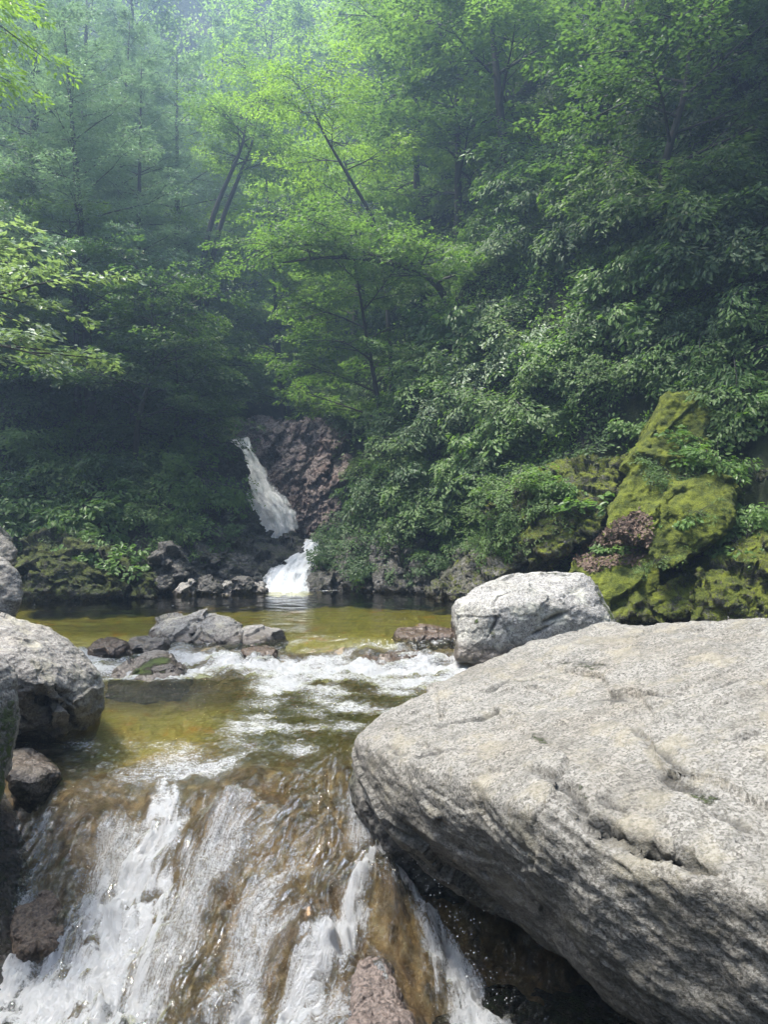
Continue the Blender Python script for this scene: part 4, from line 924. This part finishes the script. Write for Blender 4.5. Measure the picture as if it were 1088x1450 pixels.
# ---- uncountable ground cover --------------------------------------------------
def cover(name, label, N, box, seed, leafm, leaf, spread, k, dens=None, big=False, dmin=.35):
    rs = np.random.RandomState(seed); (xa, xb), (ya, yb) = box
    x = xa+(xb-xa)*rs.rand(N*3); y = ya+(yb-ya)*rs.rand(N*3)
    n = znormal(x, y); d = signed(x, y)
    keep = (rs.rand(len(x))*3 < 1/np.maximum(n[:, 2], .15)) & (np.abs(x) < .56*y+1.5) & (d > dmin)
    cl = fbm(np.stack([x*.9, y*.9, 0*x+seed], 1), 3)
    keep &= cl+.35 > rs.rand(len(x))*.6
    if dens is not None: keep &= dens(x, y, d)
    x, y, n = x[keep][:N], y[keep][:N], n[keep][:N]; z = zt(x, y); S = len(x)
    o = np.repeat(np.stack([x, y, z], 1), k, 0); nn = np.repeat(n, k, 0); K = S*k
    dv = nrmz(nn*.8+np.array([0, 0, .5])+rs.normal(0, .75, (K, 3)))
    rad = np.repeat(spread*(.5+rs.rand(S)), k)
    pos = o+dv*(rad*rs.rand(K)**.6)[:, None]
    ld = dv+rs.normal(0, .4, (K, 3)); ld[:, 2] -= .5
    ln = nn*.4+np.array([0, 0, .8])+rs.normal(0, .3, (K, 3)); LL = leaf*(.6+.7*rs.rand(K))
    me = leaves_mesh(name, pos, ld, ln, LL, LL*.52, np.repeat(rs.rand(S)*.6, k)+rs.rand(K)*.4, big=big)
    return tag(add(name, me, leafm), label, kind='stuff')
clear = lambda x, y, d: ~((y < 13.2) & (x > 2.2) & (d < 1.4))
cover('undergrowth', 'leafy undergrowth covering the steep right wall', 6500, ((0.2, 9.5), (9, 18)), 5, L_shrub, .085, .34, 22, clear, big=True, dmin=.3)
cover('undergrowth', 'leafy undergrowth covering the left bank', 4500, ((-12, -1.5), (15, 24)), 6, L_dark, .085, .36, 20, dmin=.4)
cover('far_forest', 'massed pale treetops closing the head of the gorge', 5200, ((-48, 44), (34, 84)), 9, L_lite, .26, 1.9, 60, lambda x, y, d: d > 1.5)
cover('undergrowth', 'undergrowth of the far wooded slopes', 9000, ((-24, 22), (18, 50)), 8, L_mid, .13, .75, 22, lambda x, y, d: d > .6)
def litter():
    rs = np.random.RandomState(3); pos, nn = [], []
    poly = np.array([(812, 795), (835, 765), (868, 742), (905, 722), (925, 735), (922, 770), (908, 798), (870, 800), (840, 812)])
    while len(pos) < 1500:
        px, py = 810+rs.rand()*118, 715+rs.rand()*100
        ins = False
        for k in range(len(poly)):
            a, b = poly[k], poly[(k+1) % len(poly)]
            if (a[1] > py) != (b[1] > py) and px < (b[0]-a[0])*(py-a[1])/(b[1]-a[1])+a[0]: ins = not ins
        if not ins: continue
        h = hit(px, py, ('hillside', 'rock_outcrop'))
        if h is None: continue
        pos.append(h[0]+h[1]*.015); nn.append(h[1])
    pos, nn = np.array(pos), np.array(nn); K = len(pos)
    me = leaves_mesh('leaf_litter', pos, np.cross(nn, rs.normal(size=(K, 3)))+nn*.08, nn+rs.normal(0, .22, (K, 3)), .07*(.6+.7*rs.rand(K)), .042, rs.rand(K), fold=.35)
    tag(add('leaf_litter', me, leaf_mat('dry fallen leaves', (.045, .03, .02), (.175, .118, .085), .1, (1, 1, 1), .7)), 'brown fallen leaves caught between the mossy rocks', kind='stuff')
litter()
def droplets():
    rs = np.random.RandomState(8); V, Fc = [], []
    ico = np.array([(1, 0, 0), (-1, 0, 0), (0, 1, 0), (0, -1, 0), (0, 0, 1), (0, 0, -1)], float)
    fi = np.array([(0, 2, 4), (2, 1, 4), (1, 3, 4), (3, 0, 4), (2, 0, 5), (1, 2, 5), (3, 1, 5), (0, 3, 5)])
    lineR = [((575, 1215), 4.4), ((610, 1270), 4.15), ((650, 1350), 3.9), ((690, 1430), 3.7)]; lineL = [((225, 1190), 4.8), ((190, 1270), 4.45), ((150, 1350), 4.15), ((90, 1420), 3.95)]
    for i in range(420):
        line = lineR if i < 130 else lineL; t = rs.rand()*2.99; k = int(t); f = t-k; (a, ya), (b, yb) = line[k], line[k+1]
        px = a[0]*(1-f)+b[0]*f+rs.normal(0, 14 if i < 130 else 34)+abs(rs.normal(0, 14)); py = a[1]*(1-f)+b[1]*f-abs(rs.normal(0, 16)); Y = ya*(1-f)+yb*f-.02+rs.normal(0, .05)
        r = .0016+.0028*rs.rand()**3; V.append(P(px, py, Y)+ico*r*np.array([1, 1, 1.4])); Fc.append(fi+6*i)
    m = M('bright water drops'); mm = m.done(m.n('BsdfPrincipled', Base_Color=(.8, .84, .88), Roughness=.1, Specular_IOR_Level=.8))
    tag(add('spray_drops', mesh_np('spray_drops', np.concatenate(V), np.concatenate(Fc)), mm), 'bright drops flung off the white foam of the cascade', kind='stuff')
droplets()
# ------------------------------------------------------------------ air, light, camera
def haze_box():
    v = [(x, y, z) for x in (-75, 75) for y in (-65, 100) for z in (-4, 75)]
    f = [(0, 1, 3, 2), (4, 6, 7, 5), (0, 4, 5, 1), (2, 3, 7, 6), (0, 2, 6, 4), (1, 5, 7, 3)]
    m = bpy.data.materials.new('misty air'); m.use_nodes = True; t = m.node_tree; t.nodes.clear()
    o = t.nodes.new('ShaderNodeOutputMaterial'); p = t.nodes.new('ShaderNodeVolumePrincipled')
    p.inputs['Color'].default_value = (.46, .68, 1, 1); p.inputs['Density'].default_value = HAZE; p.inputs['Anisotropy'].default_value = .55
    t.links.new(p.outputs[0], o.inputs['Volume'])
    ob = add('haze', mesh_np('haze', v, f, smooth=False), m); tag(ob, 'pale blue mist hanging through the whole gorge', kind='stuff')
HAZE = 0.0052
haze_box()
SUN_EL, SUN_AZ = 69, -92          # azimuth from straight ahead, negative = left
d = Vector((math.sin(R(SUN_AZ))*math.cos(R(SUN_EL)), math.cos(R(SUN_AZ))*math.cos(R(SUN_EL)), math.sin(R(SUN_EL))))
sl = bpy.data.lights.new('sun', 'SUN'); sl.energy = 3.3; sl.angle = R(11); sl.color = (1, .95, .86)
so = bpy.data.objects.new('sun', sl); C.objects.link(so); so.rotation_euler = (-d).to_track_quat('-Z', 'Y').to_euler()
w = bpy.data.worlds.new('World'); bpy.context.scene.world = w; w.use_nodes = True
t = w.node_tree; t.nodes.clear()
sky = t.nodes.new('ShaderNodeTexSky'); sky.sky_type = 'NISHITA'; sky.sun_disc = False
sky.sun_elevation = R(SUN_EL); sky.sun_rotation = R(SUN_AZ); sky.air_density = 1.0; sky.dust_density = 4
bg = t.nodes.new('ShaderNodeBackground'); bg.inputs[1].default_value = .15
wo = t.nodes.new('ShaderNodeOutputWorld'); t.links.new(sky.outputs[0], bg.inputs[0]); t.links.new(bg.outputs[0], wo.inputs[0])

cam = bpy.data.cameras.new('camera'); co = bpy.data.objects.new('camera', cam); C.objects.link(co)
co.location = (0, 0, CAM_H); co.rotation_euler = (R(90), 0, 0)
cam.sensor_fit = 'VERTICAL'; cam.sensor_height = 24; cam.lens = 24*F/1450; cam.clip_end = 500; cam.clip_start = .05
sc = bpy.context.scene; sc.camera = co
sc.render.engine = 'CYCLES'
cy = sc.cycles
cy.max_bounces = 8; cy.diffuse_bounces = 5; cy.glossy_bounces = 3; cy.transmission_bounces = 4; cy.transparent_max_bounces = 16; cy.volume_bounces = 0
cy.use_denoising = True; cy.caustics_reflective = False; cy.caustics_refractive = False; cy.sample_clamp_indirect = 6
vs = sc.view_settings; vs.view_transform = 'Standard'; vs.look = 'None'; vs.gamma = 1; vs.exposure = 1.95
